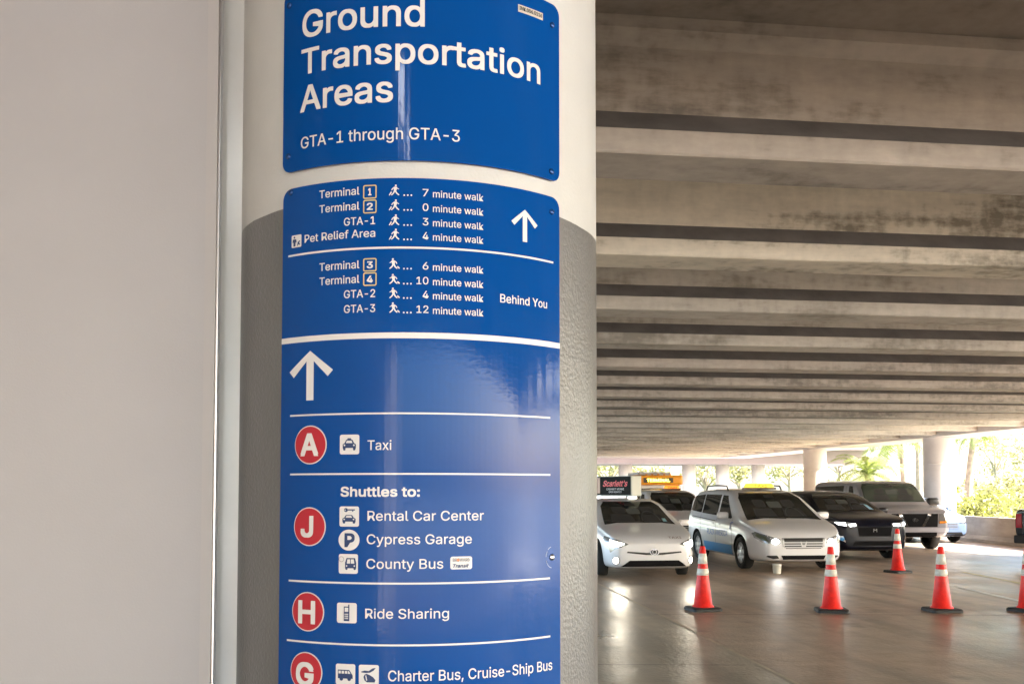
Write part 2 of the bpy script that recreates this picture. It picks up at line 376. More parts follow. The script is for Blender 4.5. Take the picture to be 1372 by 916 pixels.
# ------------------------------------------------------------------ near round column with its signs
RC = .425
DC = RC / math.sin(R(10.37)); CA = R(-5.36)
CC = c2w(DC * math.sin(CA), DC * math.cos(CA))
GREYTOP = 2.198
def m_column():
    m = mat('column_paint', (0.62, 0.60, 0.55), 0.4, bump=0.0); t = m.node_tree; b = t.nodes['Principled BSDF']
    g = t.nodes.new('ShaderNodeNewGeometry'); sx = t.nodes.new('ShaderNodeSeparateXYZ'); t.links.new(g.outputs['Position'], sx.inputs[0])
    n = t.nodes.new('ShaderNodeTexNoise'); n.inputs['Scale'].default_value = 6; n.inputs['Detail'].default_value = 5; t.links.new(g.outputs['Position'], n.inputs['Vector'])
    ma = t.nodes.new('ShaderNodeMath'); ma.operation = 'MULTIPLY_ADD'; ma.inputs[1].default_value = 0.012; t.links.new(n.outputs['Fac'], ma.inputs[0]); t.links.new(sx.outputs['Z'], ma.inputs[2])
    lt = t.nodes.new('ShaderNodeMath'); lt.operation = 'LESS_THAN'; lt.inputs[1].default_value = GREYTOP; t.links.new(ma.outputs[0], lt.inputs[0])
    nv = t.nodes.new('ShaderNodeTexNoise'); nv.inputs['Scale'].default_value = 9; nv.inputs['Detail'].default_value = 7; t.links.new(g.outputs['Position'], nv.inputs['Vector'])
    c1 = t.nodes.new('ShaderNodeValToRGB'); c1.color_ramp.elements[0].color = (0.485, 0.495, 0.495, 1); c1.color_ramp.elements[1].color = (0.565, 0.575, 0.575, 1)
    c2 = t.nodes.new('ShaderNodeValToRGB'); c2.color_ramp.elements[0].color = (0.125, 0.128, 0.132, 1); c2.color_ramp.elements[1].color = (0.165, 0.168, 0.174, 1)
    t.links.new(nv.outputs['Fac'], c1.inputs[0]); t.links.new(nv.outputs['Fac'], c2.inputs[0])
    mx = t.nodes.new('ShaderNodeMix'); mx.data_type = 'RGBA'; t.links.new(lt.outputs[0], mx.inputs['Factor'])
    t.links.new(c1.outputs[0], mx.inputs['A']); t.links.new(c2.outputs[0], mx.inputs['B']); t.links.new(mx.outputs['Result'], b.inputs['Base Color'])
    rr = t.nodes.new('ShaderNodeMapRange'); rr.inputs[3].default_value = 0.42; rr.inputs[4].default_value = 0.30
    t.links.new(lt.outputs[0], rr.inputs[0]); t.links.new(rr.outputs[0], b.inputs['Roughness'])
    nb = t.nodes.new('ShaderNodeTexNoise'); nb.inputs['Scale'].default_value = 130; nb.inputs['Detail'].default_value = 3; t.links.new(g.outputs['Position'], nb.inputs['Vector'])
    nb2 = t.nodes.new('ShaderNodeTexNoise'); nb2.inputs['Scale'].default_value = 22; nb2.inputs['Detail'].default_value = 3; t.links.new(g.outputs['Position'], nb2.inputs['Vector'])
    ad = t.nodes.new('ShaderNodeMath'); ad.operation = 'MULTIPLY_ADD'; ad.inputs[1].default_value = 0.3; t.links.new(nb2.outputs['Fac'], ad.inputs[0]); t.links.new(nb.outputs['Fac'], ad.inputs[2])
    bp = t.nodes.new('ShaderNodeBump'); bp.inputs['Distance'].default_value = 0.004
    br = t.nodes.new('ShaderNodeMapRange'); br.inputs[3].default_value = 0.2; br.inputs[4].default_value = 0.42
    t.links.new(lt.outputs[0], br.inputs[0]); t.links.new(br.outputs[0], bp.inputs['Strength'])
    t.links.new(ad.outputs[0], bp.inputs['Height']); t.links.new(bp.outputs[0], b.inputs['Normal'])
    return m
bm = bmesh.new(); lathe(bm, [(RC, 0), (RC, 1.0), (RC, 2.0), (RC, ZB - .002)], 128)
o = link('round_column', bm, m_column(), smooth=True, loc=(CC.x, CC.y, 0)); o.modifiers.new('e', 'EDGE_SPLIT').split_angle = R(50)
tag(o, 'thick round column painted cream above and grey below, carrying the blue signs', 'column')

RS = RC + .006
u0 = Vector((-CC.x, -CC.y, 0)).normalized(); e0 = Vector((-u0.y, u0.x, 0))
if e0.dot(c2w(1, 0)) < 0: e0 = -e0
def cyl(s, z, off=0.0):
    th = s / RS
    return Vector((CC.x, CC.y, 0)) + (u0 * math.cos(th) + e0 * math.sin(th)) * (RS + off) + Vector((0, 0, z))
def pc(px, py, r=RS + .004):
    d = ray(px, py); o = Vector((0, 0, CAMZ)); dx = Vector((d.x, d.y)); oc = Vector((-CC.x, -CC.y))
    a = dx.dot(dx); b = 2 * dx.dot(oc); c = oc.dot(oc) - r * r; D = b * b - 4 * a * c
    tt = (-b - math.sqrt(max(D, 0))) / (2 * a); p = o + d * tt
    v = Vector((p.x - CC.x, p.y - CC.y, 0))
    return math.atan2(v.dot(e0), v.dot(u0)) * RS, p.z
def wrap(name, bm, off, m, parent, thick=0.0):
    """flat artwork (s, z) sliced and laid round the column"""
    if thick:
        g = bmesh.ops.extrude_face_region(bm, geom=list(bm.faces))
        for v in g['geom']:
            if isinstance(v, bmesh.types.BMVert): v.co.z -= thick
    xs = [v.co.x for v in bm.verts]; lo, hi = min(xs), max(xs); x = math.ceil(lo / .012) * .012
    while x < hi:
        bmesh.ops.bisect_plane(bm, geom=list(bm.verts) + list(bm.edges) + list(bm.faces), plane_co=(x, 0, 0), plane_no=(1, 0, 0), dist=1e-6)
        x += .012
    for v in bm.verts: v.co = cyl(v.co.x, v.co.y, off + v.co.z)
    if thick: bmesh.ops.recalc_face_normals(bm, faces=bm.faces)
    else:
        for f in bm.faces:
            f.normal_update()
            cpt = f.calc_center_median() - Vector((CC.x, CC.y, 0)); cpt.z = 0
            if f.normal.dot(cpt) < 0: f.normal_flip()
    return link(name, bm, m, parent)
def poly_bm(pts, holes=()):
    bm = bmesh.new()
    for ring in pts:
        bm.faces.new([bm.verts.new((a, b, 0)) for a, b in ring])
    return bm
def rrect(x0, x1, z0, z1, r, n=6):
    out = []
    for cx, cz, a0 in ((x1 - r, z1 - r, 0), (x0 + r, z1 - r, 90), (x0 + r, z0 + r, 180), (x1 - r, z0 + r, 270)):
        for i in range(n + 1):
            a = R(a0 + 90 * i / n); out.append((cx + r * math.cos(a), cz + r * math.sin(a)))
    return out
def circ(cx, cz, r, n=36, rz=None): return [(cx + r * math.cos(2 * math.pi * i / n), cz + (rz or r) * math.sin(2 * math.pi * i / n)) for i in range(n)]
def frame_bm(x0, x1, z0, z1, r, w):
    o = rrect(x0, x1, z0, z1, r); i = rrect(x0 + w, x1 - w, z0 + w, z1 - w, max(r - w, .0005)); bm = bmesh.new()
    vo = [bm.verts.new((*p, 0)) for p in o]; vi = [bm.verts.new((*p, 0)) for p in i]; n = len(o)
    for k in range(n): bm.faces.new((vo[k], vo[(k + 1) % n], vi[(k + 1) % n], vi[k]))
    return bm
def m_sign():
    m = mat('sign_blue', (0.002, 0.058, 0.265), 0.10, spec=0.16); t = m.node_tree; b = t.nodes['Principled BSDF']
    g = t.nodes.new('ShaderNodeNewGeometry'); mp = t.nodes.new('ShaderNodeMapping'); mp.inputs['Scale'].default_value = (30, 30, 1.2); t.links.new(g.outputs['Position'], mp.inputs['Vector'])
    n = t.nodes.new('ShaderNodeTexNoise'); n.inputs['Scale'].default_value = 1; n.inputs['Detail'].default_value = 3; t.links.new(mp.outputs[0], n.inputs['Vector'])
    n2 = t.nodes.new('ShaderNodeTexNoise'); n2.inputs['Scale'].default_value = 120; n2.inputs['Detail'].default_value = 2; t.links.new(g.outputs['Position'], n2.inputs['Vector'])
    r2 = t.nodes.new('ShaderNodeMapRange'); r2.inputs[1].default_value = .3; r2.inputs[2].default_value = .7; r2.inputs[3].default_value = .065; r2.inputs[4].default_value = .105
    t.links.new(n.outputs['Fac'], r2.inputs[0]); t.links.new(r2.outputs[0], b.inputs['Roughness'])
    b1 = t.nodes.new('ShaderNodeBump'); b1.inputs['Strength'].default_value = .06; b1.inputs['Distance'].default_value = .004
    b2 = t.nodes.new('ShaderNodeBump'); b2.inputs['Strength'].default_value = .05; b2.inputs['Distance'].default_value = .002
    t.links.new(n.outputs['Fac'], b1.inputs['Height']); t.links.new(n2.outputs['Fac'], b2.inputs['Height']); t.links.new(b1.outputs[0], b2.inputs['Normal']); t.links.new(b2.outputs[0], b.inputs['Normal'])
    return m
SB = m_sign()
OFF = .0046
def letter(parent, s, x0, x1, y, cap, bold=.004, m=WHITE_P, y1=None, off=OFF, shear=0):
    """text from pixel (x0, y) to x1; y is the baseline at the left end, cap the capital height in pixels there"""
    a, z = pc(x0, y); b, zz = pc(x1, y); z2 = pc(x0, y - cap)[1]
    if y1 is not None: z = (z + pc(x1, y1)[1]) / 2; z2 = z + abs(pc(x0, y - cap)[1] - pc(x0, y)[1])
    return wrap('lettering', text_bm(s, a, b, z, z2 - z, bold, shear), off, m, parent)
def line(parent, x0, x1, y, hpx):
    a, z = pc(x0, y); b, _ = pc(x1, y); h = hpx / F * 1.95 / 2
    return wrap('divider_line', poly_bm([[(a, z - h), (b, z - h), (b, z + h), (a, z + h)]]), OFF, WHITE_P, parent)
def arrow(parent, x0, x1, y0, y1):
    a = pc(x0, y1)[0]; b = pc(x1, y1)[0]; cx = (a + b) / 2; zt = pc((x0 + x1) / 2, y0)[1]; zb = pc((x0 + x1) / 2, y1)[1]
    hw = (b - a) / 2; H = zt - zb; sw = .165 * hw; d = .22 * hw
    k = .50 * H
    pts = [(cx - sw, zb), (cx + sw, zb), (cx + sw, zt - k * .42), (b - d, zt - k - d * .25), (b, zt - k + d * .8), (cx, zt), (a, zt - k + d * .8), (a + d, zt - k - d * .25), (cx - sw, zt - k * .42)]
    return wrap('arrow', poly_bm([pts]), OFF, WHITE_P, parent)
def tile(parent, x0, x1, y0, y1, polys, white=(), round_=False):
    a, _ = pc(x0, y1); b, _ = pc(x1, y1); zt = pc((x0 + x1) / 2, y0)[1]; zb = pc((x0 + x1) / 2, y1)[1]
    w, h = b - a, zt - zb
    if round_: bm = poly_bm([circ((a + b) / 2, (zt + zb) / 2, w / 2, rz=h / 2)])
    else: bm = poly_bm([rrect(a, b, zb, zt, w * .10)])
    o = wrap('pictogram', bm, OFF, WHITE_P, parent)
    sc = lambda ring: [(a + p * w, zb + q * h) for p, q in ring]
    if polys: wrap('symbol', poly_bm([sc(r) for r in polys]), OFF + .0008, BLUE_D, o)
    if white: wrap('symbol_highlight', poly_bm([sc(r) for r in white]), OFF + .0015, WHITE_P, o)
    return o
def disc(parent, cx, cy, rx, ry, ch, lx0, lx1, ly0, ly1):
    s, z = pc(cx, cy); a = pc(cx - rx, cy)[0]; b = pc(cx + rx, cy)[0]; r = (b - a) / 2; r2 = abs(pc(cx, cy - ry)[1] - pc(cx, cy + ry)[1]) / 2; r = (r + r2) / 2
    o = wrap('letter_disc', poly_bm([circ(s, z, r)]), OFF, WHITE_P, parent)
    wrap('red_field', poly_bm([circ(s, z, r * .945)]), OFF + .0008, RED_D, o)
    la, lz = pc(lx0, ly1); lb, _ = pc(lx1, ly1); lt = pc(lx0, ly0)[1]
    wrap('lettering', text_bm(ch, la, lb, lz, lt - lz, .045), OFF + .0016, WHITE_P, o)
def screw(parent, px, py, r=.0065, m=None):
    s, z = pc(px, py); bm = bmesh.new()
    lathe(bm, [(r, 0), (r * .95, .0018), (r * .6, .0035), (r * .2, .0042)], 20)
    n = (cyl(s, z, 1) - cyl(s, z, 0)).normalized(); q = Vector((0, 0, 1)).rotation_difference(n).to_matrix().to_4x4()
    bm.transform(Matrix.Translation(cyl(s, z, .004)) @ q)
    link('screw', bm, m or mat('blue_screw', (0.01, 0.06, 0.22), .2, .4), parent, smooth=True)

# upper sign
z1b = pc(545, 215)[1]; a1 = pc(379, 200)[0]; b1_ = pc(749.5, 200)[0]; z1t = pc(740, 6)[1]
bm = poly_bm([rrect(a1, b1_, z1b, z1t, .022)])
S1 = wrap('information_sign', bm, .004, SB, None, thick=.0035)
tag(S1, 'upper curved blue sign reading Ground Transportation Areas, screwed to the round column', 'sign')
letter(S1, 'Ground', 405.5, 569, 53, 35.5, .022)
letter(S1, 'Transportation', 404, 723.5, 101.8, 34, .022)
letter(S1, 'Areas', 402.6, 526.5, 151.9, 34.8, .022)
letter(S1, 'GTA-1 through GTA-3', 403.5, 616, 200.2, 15.3, .008)
o = wrap('sticker', poly_bm([[(pc(694, 14)[0], pc(694, 14)[1] - .003), (pc(727, 14)[0], pc(694, 14)[1] - .003), (pc(727, 14)[0], pc(694, 6)[1]), (pc(694, 14)[0], pc(694, 6)[1])]]), OFF, mat('sticker_grey', (.55, .54, .5), .4), S1)
letter(o, 'INK.006.0116', 695.5, 725.5, 13.6, 5.2, .03, BLACKP, off=OFF + .0008)
for p_ in ((388, 8), (739.5, 34), (386.5, 210), (738.5, 230)): screw(S1, *p_)

# tall directory sign
z2t = pc(545, 238.5)[1]; a2 = pc(376.5, 560)[0]; b2 = pc(750, 560)[0]; z2b = 0.95
def top_round(x0, x1, zb, zt, r):
    return [(x0, zb), (x1, zb)] + [(x1 - r + r * math.cos(R(q)), zt - r + r * math.sin(R(q))) for q in range(0, 91, 15)] + [(x0 + r + r * math.cos(R(q)), zt - r + r * math.sin(R(q))) for q in range(90, 181, 15)]
S2 = wrap('directory_sign', poly_bm([top_round(a2, b2, z2b, z2t, .024)]), .004, SB, None, thick=.0035)
tag(S2, 'tall curved blue directory sign listing terminals, taxi, shuttles and buses on the column', 'sign')
def walker(px0, px1, y0, y1, flip):
    a = pc(px0, y1)[0]; b = pc(px1, y1)[0]; zb = pc((px0 + px1) / 2, y1)[1]; zt = pc((px0 + px1) / 2, y0)[1]; w, h = b - a, zt - zb
    P = [circ(.63, .91, .085, 12, .085), [(.50, .80), (.72, .80), (.76, .70), (.92, .60), (.90, .55), (.72, .63), (.70, .50), (.66, .40), (.78, .22), (.95, .06), (.88, .0), (.70, .14), (.56, .34), (.46, .16), (.28, .0), (.20, .06), (.36, .22), (.46, .42), (.46, .64), (.36, .58), (.30, .46), (.24, .48), (.30, .64)],
         [(.02, .02), (.10, .0), (.30, .30), (.20, .36)]]
    if flip: P = [[(1 - p, q) for p, q in reversed(r)] for r in P]
    if flip: P = [P[0], P[1], [(.80, .28), (.74, .20), (.92, .0), (1.0, .08)]]
    wrap('walking_figure', poly_bm([[(a + p * w, zb + q * h) for p, q in r] for r in P]), OFF, WHITE_P, S2)
rows = [('Terminal', '1', '7', 264.1, 266.3, 248, 266.5, 247.5, 262, 1), ('Terminal', '2', '0', 283.6, 286, 267.8, 286, 267.3, 281.8, 1), ('GTA-1', None, '3', 302.9, 302.8, 0, 0, 287.3, 302, 1), ('Pet Relief Area', None, '4', 321.8, 325.6, 0, 0, 306.5, 321.2, 1),
        ('Terminal', '3', '6', 362, 363.4, 346, 363.8, 346, 360.3, 0), ('Terminal', '4', '10', 381.6, 382.6, 365, 383, 367, 380.4, 0), ('GTA-2', None, '4', 400.5, 399.7, 0, 0, 385.2, 399.6, 0), ('GTA-3', None, '12', 420, 419.5, 0, 0, 405, 419, 0)]
for nm, num, mins, yb, yl, fy0, fy1, wy0, wy1, up in rows:
    x0 = {'Terminal': 428.3, 'GTA-1': 461, 'Pet Relief Area': 408.5, 'GTA-2': 461, 'GTA-3': 461}[nm]; x1 = 481.6 if num else 502.8
    letter(S2, nm, x0, x1, yl, 10.4, .012)
    if num:
        a = pc(486.6, fy1)[0]; b = pc(504.7, fy1)[0]; zb = pc(495, fy1)[1]; zt = pc(495, fy0)[1]
        o = wrap('number_frame', frame_bm(a, b, zb, zt, .004, .0024), OFF, YEL_D, S2)
        c = (a + b) / 2; wd = .0062 if num != '1' else .0035
        wrap('lettering', text_bm(num, c - wd, c + wd, zb + (zt - zb) * .24, (zt - zb) * .52, .04), OFF, WHITE_P, o)
    walker(520.7, 536, wy0, wy1, not up)
    z = pc(546, wy1 - .3)[1]; s0 = pc(541.5, 300)[0]; s1 = pc(551, 300)[0]
    wrap('leader_dots', poly_bm([circ(s0 + (s1 - s0) * k / 2, z, .0017, 10) for k in range(3)]), OFF, WHITE_P, S2)
    if len(mins) == 2: letter(S2, mins, 558, 574, yb - .9, 9.8, .010)
    else: letter(S2, mins, 566.3, 574, yb - .9, 9.8, .010)
    letter(S2, 'minute walk', 580, 647.5, yb + .6, 9.3, .010)
tile(S2, 391, 404, 315, 331.5, [circ(.32, .80, .09, 10), [(.16, .66), (.50, .66), (.55, .40), (.44, .40), (.42, .08), (.22, .08), (.22, .40), (.12, .40)], [(.60, .10), (.68, .10), (.72, .22), (.84, .14), (.90, .20), (.80, .36), (.92, .46), (.84, .52), (.66, .40)]])
arrow(S2, 685, 720, 281, 324)
line(S2, 386.6, 741, 343.7, 2.6)
letter(S2, 'Behind You', 670, 732.5, 405, 11.3, .012)
a, z = a2, pc(376, 458)[1]; hh = 7.6 / F * 1.97 / 2
wrap('divider_line', poly_bm([[(a2 + .0003, z - hh), (b2 - .0003, z - hh), (b2 - .0003, z + hh), (a2 + .0003, z + hh)]]), OFF, WHITE_P, S2)
arrow(S2, 388, 446, 469.8, 536)
line(S2, 389, 737, 557, 2.2); line(S2, 389, 737, 635.2, 2.2); line(S2, 387, 736.5, 777, 2.4); line(S2, 384.6, 737, 856.6, 2.4)
disc(S2, 415.8, 595.7, 21.7, 25.4, 'A', 403.6, 427.4, 580.6, 611)
disc(S2, 414.6, 705, 21.6, 25.6, 'J', 403.8, 420.5, 690.5, 719)
disc(S2, 412.3, 818.7, 21.6, 26, 'H', 400.5, 423, 803, 834)
disc(S2, 410, 899, 21.6, 26, 'G', 397.5, 421, 885, 916)
def car_front(y0=0.0, k=1.0):
    T = lambda pts: [(p, y0 + q * k) for p, q in pts]
    return [T([(.16, .34), (.20, .20), (.30, .20), (.31, .32), (.69, .32), (.70, .20), (.80, .20), (.84, .34), (.84, .50), (.74, .58), (.66, .74), (.34, .74), (.26, .58), (.16, .50)])], [T([(.33, .57), (.67, .57), (.62, .69), (.38, .69)]), T(circ(.26, .46, .045, 10)), T(circ(.74, .46, .045, 10))]
cf, cw = car_front()
tile(S2, 455.4, 481.4, 582, 608.3, cf + [[(.38, .745), (.62, .745), (.58, .82), (.42, .82)]], cw)
letter(S2, 'Taxi', 492.5, 524.5, 602.5, 13, .008)
letter(S2, 'Shuttles to:', 456.6, 562.6, 664.9, 13.2, .04)
cf, cw = car_front(.0, .78)
tile(S2, 455, 481, 678, 705, cf + [circ(.34, .82, .10, 14), [(.44, .80), (.80, .80), (.80, .86), (.44, .86)], [(.66, .74), (.72, .74), (.72, .799), (.66, .799)]], cw + [circ(.31, .82, .035, 8)])
letter(S2, 'Rental Car Center', 492.5, 648, 697, 13, .008)
o = tile(S2, 453.7, 481.7, 709, 737, [], round_=True)
a = pc(462, 733)[0]; b = pc(475.5, 733)[0]; zb = pc(467, 732.5)[1]; zt = pc(467, 713.8)[1]
wrap('lettering', text_bm('P', a, b, zb, zt - zb, .045), OFF + .0008, BLUE_D, o)
letter(S2, 'Cypress Garage', 491.5, 632, 728.3, 13, .008)
tile(S2, 454, 479.6, 741.7, 768, [[(.34, .30), (.38, .20), (.46, .20), (.48, .28), (.78, .28), (.80, .20), (.88, .20), (.92, .30), (.92, .56), (.86, .80), (.42, .80), (.34, .56)]], [[(.44, .52), (.61, .52), (.61, .74), (.47, .74)], [(.65, .52), (.83, .52), (.80, .74), (.65, .74)], circ(.43, .40, .04, 8), circ(.83, .40, .04, 8)])
a, z = pc(457.8, 748.5); wrap('clock_ring', (lambda f: f)(frame_bm(a - .0055, a + .0055, z - .0055, z + .0055, .0054, .001)), OFF + .0008, GREY_D, S2)
letter(S2, 'County Bus', 491, 593.8, 761.2, 13, .008)
o = tile(S2, 603.3, 632.4, 745, 762, [])
letter(o, 'BROWARD', 606.5, 629, 752, 4.6, .03, GREY_D, off=OFF + .0008)
s, z = pc(613.6, 749.7); wrap('sun_mark', poly_bm([circ(s, z, .0032, 14)]), OFF + .0012, ORA_D, o)
letter(o, 'Transit', 607, 628, 760, 5.0, .035, BLUE_D, off=OFF + .0008, shear=.3)
tile(S2, 451.6, 478, 807, 834, [[(.36, .10), (.64, .10), (.64, .92), (.58, .92), (.58, .82), (.36, .82)]], [[(.41, .56), (.59, .56), (.59, .77), (.41, .77)]] + [[(.41 + .065 * i, .20 + .1 * j), (.455 + .065 * i, .20 + .1 * j), (.455 + .065 * i, .27 + .1 * j), (.41 + .065 * i, .27 + .1 * j)] for i in range(3) for j in range(3)])
letter(S2, 'Ride Sharing', 489.5, 601.5, 827.7, 13, .008)
tile(S2, 450, 476, 888.7, 916.5, [[(.12, .30), (.88, .30), (.88, .46), (.74, .68), (.70, .72), (.12, .72)], circ(.30, .28, .09, 14), circ(.70, .28, .09, 14)], [[(.16, .54), (.28, .54), (.28, .67), (.16, .67)], [(.32, .54), (.45, .54), (.45, .67), (.32, .67)], [(.49, .54), (.61, .54), (.61, .67), (.49, .67)], [(.64, .54), (.77, .54), (.70, .67), (.64, .67)]])
tile(S2, 480.8, 507.6, 890, 917, [[(.12, .66), (.30, .72), (.50, .70), (.70, .84), (.86, .86), (.74, .72), (.56, .62), (.36, .60), (.14, .62)], [(.30, .52), (.24, .40), (.30, .22), (.42, .14), (.80, .14), (.84, .26), (.72, .40), (.56, .50), (.40, .56)]], [[(.34, .46), (.38, .50), (.44, .24), (.38, .22)]])
letter(S2, 'Charter Bus, Cruise-Ship Bus', 520, 739.5, 911.7, 14.2, .008)
screw(S2, 390, 258); screw(S2, 739, 284); screw(S2, 739.3, 746, .007, STEEL)

s_, z_ = pc(739.3, 746); ring = []
for r_ in (.0225, .0212): ring.append([(s_ + r_ * .8 * math.cos(R(q)), z_ + r_ * math.sin(R(q))) for q in range(100, 266, 11)])
wrap('worn_sticker_edge', poly_bm([[ring[0][i], ring[0][i + 1], ring[1][i + 1], ring[1][i]] for i in range(len(ring[0]) - 1) if i not in (3, 7, 8)]), OFF, mat('worn_edge', (.35, .45, .62), .4), S2)
# strip lamp under the girder above the viewer (its reflection shows on the sign and on the wall)
t = thing('strip_lamp', 'long lit strip lamp fixed under the girders above the viewer', 'lamp', c2w(-.42, -.05, 3.1), -YAW)
link('housing', bxm(-.06, .06, -.50, .50, .03, .10, bev=.006), mat('lamp_housing', (.7, .7, .7), .5), t)
link('diffuser', bxm(-.04, .04, -.48, .48, -.01, .0295, bev=.01), mat('lamp_diffuser', (.9, .9, .9), .4, emit=(.95, .98, 1.0), estr=3.8), t)
for y_ in (-.4, .4):
    b = bmesh.new(); tube(b, [(0, y_, .099), (0, y_, ZB + .8 - 3.1)], [.01, .01]); link('hanger_rod', b, STEEL, t)

# ------------------------------------------------------------------ vehicles
def interp(tab, x):
    if x >= tab[0][0]: return tab[0][1]
    for (xa, a), (xb, b) in zip(tab, tab[1:]):
        if x >= xb: return a + (b - a) * (x - xa) / (xb - xa)
    return tab[-1][1]
def sm(tab, x, w):
    return sum(interp(tab, x + d * w) * k for d, k in ((-1, .12), (-.5, .22), (0, .32), (.5, .22), (1, .12)))
class Car:
    def __init__(s, sp): s.sp = sp; s.make()
    def section(s, x):
        sp = s.sp; e = min(1, .15 + min(-x, x + sp['L']) * 4); w = .16 * e
        zb, zs, zt, hw = sm(sp['zb'], x, w), sm(sp['zs'], x, w), sm(sp['zt'], x, w * sp.get('ts', 1)), sm(sp['w'], x, w)
        g = max(zt - zs, .02); tb = sp.get('tumble', .30); r1 = hw * .95 - tb * max(g - .08, 0)
        h = zs - zb
        P = [(0, zb), (.80 * hw, zb), (.945 * hw, zb + .025), (.99 * hw, zb + .22 * h), (hw, zb + .48 * h), (.995 * hw, zb + .76 * h), (.978 * hw, zs - .035), (.955 * hw, zs)]
        for f in (.12, .38, .64, .84): P.append((hw * .945 + (r1 - hw * .945) * f * .96, zs + g * f))
        P += [(r1 - .045, zs + g * .945), (r1 * .62, zs + g * .99), (0, zt)]
        return P
    def make(s):
        sp = s.sp; L = sp['L']; bm = bmesh.new()
        xs = [0, -.025, -.06, -.11, -.18, -.27, -.38, -.5, -.65, -.8]; x = -.92
        while x > -L + .6: xs.append(x); x -= .115
        xs += [-L + q for q in (.5, .38, .28, .19, .12, .06, .02, 0)]
        rings = []
        for x in xs:
            P = s.section(x); ring = [bm.verts.new((x, -y, z)) for y, z in P] + [bm.verts.new((x, y, z)) for y, z in reversed(P[1:-1])]
            rings.append(ring)
        n = len(rings[0])
        for a, b in zip(rings, rings[1:]):
            for i in range(n): bm.faces.new((a[i], a[(i + 1) % n], b[(i + 1) % n], b[i]))
        for ring in (rings[0], rings[-1]):
            half = len(s.section(-1))
            # cap: pair the points left and right
            for i in range(half - 1):
                l0, l1 = ring[i], ring[i + 1]; r0 = ring[(n - i) % n]; r1 = ring[(n - i - 1) % n]
                vs = []
                for v in (l0, l1, r1, r0):
                    if v not in vs: vs.append(v)
                if len(vs) > 2: bm.faces.new(vs)
        bmesh.ops.recalc_face_normals(bm, faces=bm.faces)
        me = bpy.data.meshes.new('body'); bm.to_mesh(me); bm.free(); me.materials.append(sp['paint'])
        ob = bpy.data.objects.new('body', me); COL.objects.link(ob)
        ob.modifiers.new('s', 'SUBSURF').levels = 1
        dg = bpy.context.evaluated_depsgraph_get(); me1 = bpy.data.meshes.new_from_object(ob.evaluated_get(dg))
        s.bvh = BVHTree.FromPolygons([v.co[:] for v in me1.vertices], [p.vertices[:] for p in me1.polygons])
        ob.modifiers.clear(); old = ob.data; ob.data = me1; bpy.data.meshes.remove(old)
        cb = bmesh.new()
        for ax in sp['axles']:
            for sd in (-1, 1):
                y0, y1 = sorted((sd * (sp['hw'] - .30), sd * 1.4))
                lathe(cb, [(sp['rw'] + .055, y0), (sp['rw'] + .055, y1)], 40, 'Y', c=(ax, 0, sp['rw'] + .01))
        cm = bpy.data.meshes.new('cut'); cb.to_mesh(cm); cb.free(); cm.materials.append(WELL)
        co = bpy.data.objects.new('cut', cm); COL.objects.link(co)
        b = ob.modifiers.new('b', 'BOOLEAN'); b.object = co; b.operation = 'DIFFERENCE'; b.solver = 'EXACT'
        try: b.material_mode = 'TRANSFER'
        except Exception: pass
        dg = bpy.context.evaluated_depsgraph_get(); dg.update()
        me2 = bpy.data.meshes.new_from_object(ob.evaluated_get(dg))
        bpy.data.objects.remove(co); bpy.data.objects.remove(ob); s.me = me2
        me2.polygons.foreach_set('use_smooth', [True] * len(me2.polygons))
        b2 = bmesh.new(); b2.from_mesh(me2)
        for e_ in b2.edges:
            if len(e_.link_faces) == 2 and e_.calc_face_angle() > R(42): e_.smooth = False
        b2.to_mesh(me2); b2.free()
    def hit(s, side, a, b):
        if side == 'F': o, d = Vector((2, a, b)), Vector((-1, 0, 0))
        elif side == 'B': o, d = Vector((-s.sp['L'] - 2, a, b)), Vector((1, 0, 0))
        elif side == 'R': o, d = Vector((a, -3, b)), Vector((0, 1, 0))
        elif side == 'L': o, d = Vector((a, 3, b)), Vector((0, -1, 0))
        else: o, d = Vector((a, b, 4)), Vector((0, 0, -1))
        p, n, _, _ = s.bvh.ray_cast(o, d)
        if p is None: return None
        if n.dot(d) > 0: n = -n
        return p, n
    def lay(s, name, side, bm, m, parent, off=.006, cell=.06):
        for ax in (0, 1):
            vs = [v.co[ax] for v in bm.verts]; lo, hi = min(vs), max(vs); x = math.ceil(lo / cell) * cell; no = (1, 0, 0) if ax == 0 else (0, 1, 0)
            while x < hi:
                bmesh.ops.bisect_plane(bm, geom=list(bm.verts) + list(bm.edges) + list(bm.faces), plane_co=(x if ax == 0 else 0, x if ax else 0, 0), plane_no=no, dist=1e-5); x += cell
        dead = []
        for v in bm.verts:
            h = s.hit(side, v.co.x, v.co.y)
            if h is None: dead.append(v)
            else: v.co = h[0] + h[1] * (off + v.co.z)
        bmesh.ops.delete(bm, geom=dead, context='VERTS')
        ref = {'F': (1, 0, 0), 'B': (-1, 0, 0), 'R': (0, -1, 0), 'L': (0, 1, 0), 'T': (0, 0, 1)}[side]
        for f in bm.faces:
            f.normal_update()
            if f.normal.dot(Vector(ref)) < 0: f.normal_flip()
        return link(name, bm, m, parent, smooth=True)
    def decal(s, name, side, polys, m, parent, off=.006, cell=.06):
        return s.lay(name, side, poly_bm(polys), m, parent, off, cell)
    def text(s, st, side, x0, x1, z0, cap, m, parent, off=.008, bold=.03):
        bm = text_bm(st, x0, x1, z0, cap, bold); return s.lay('lettering', side, bm, m, parent, off, .05)
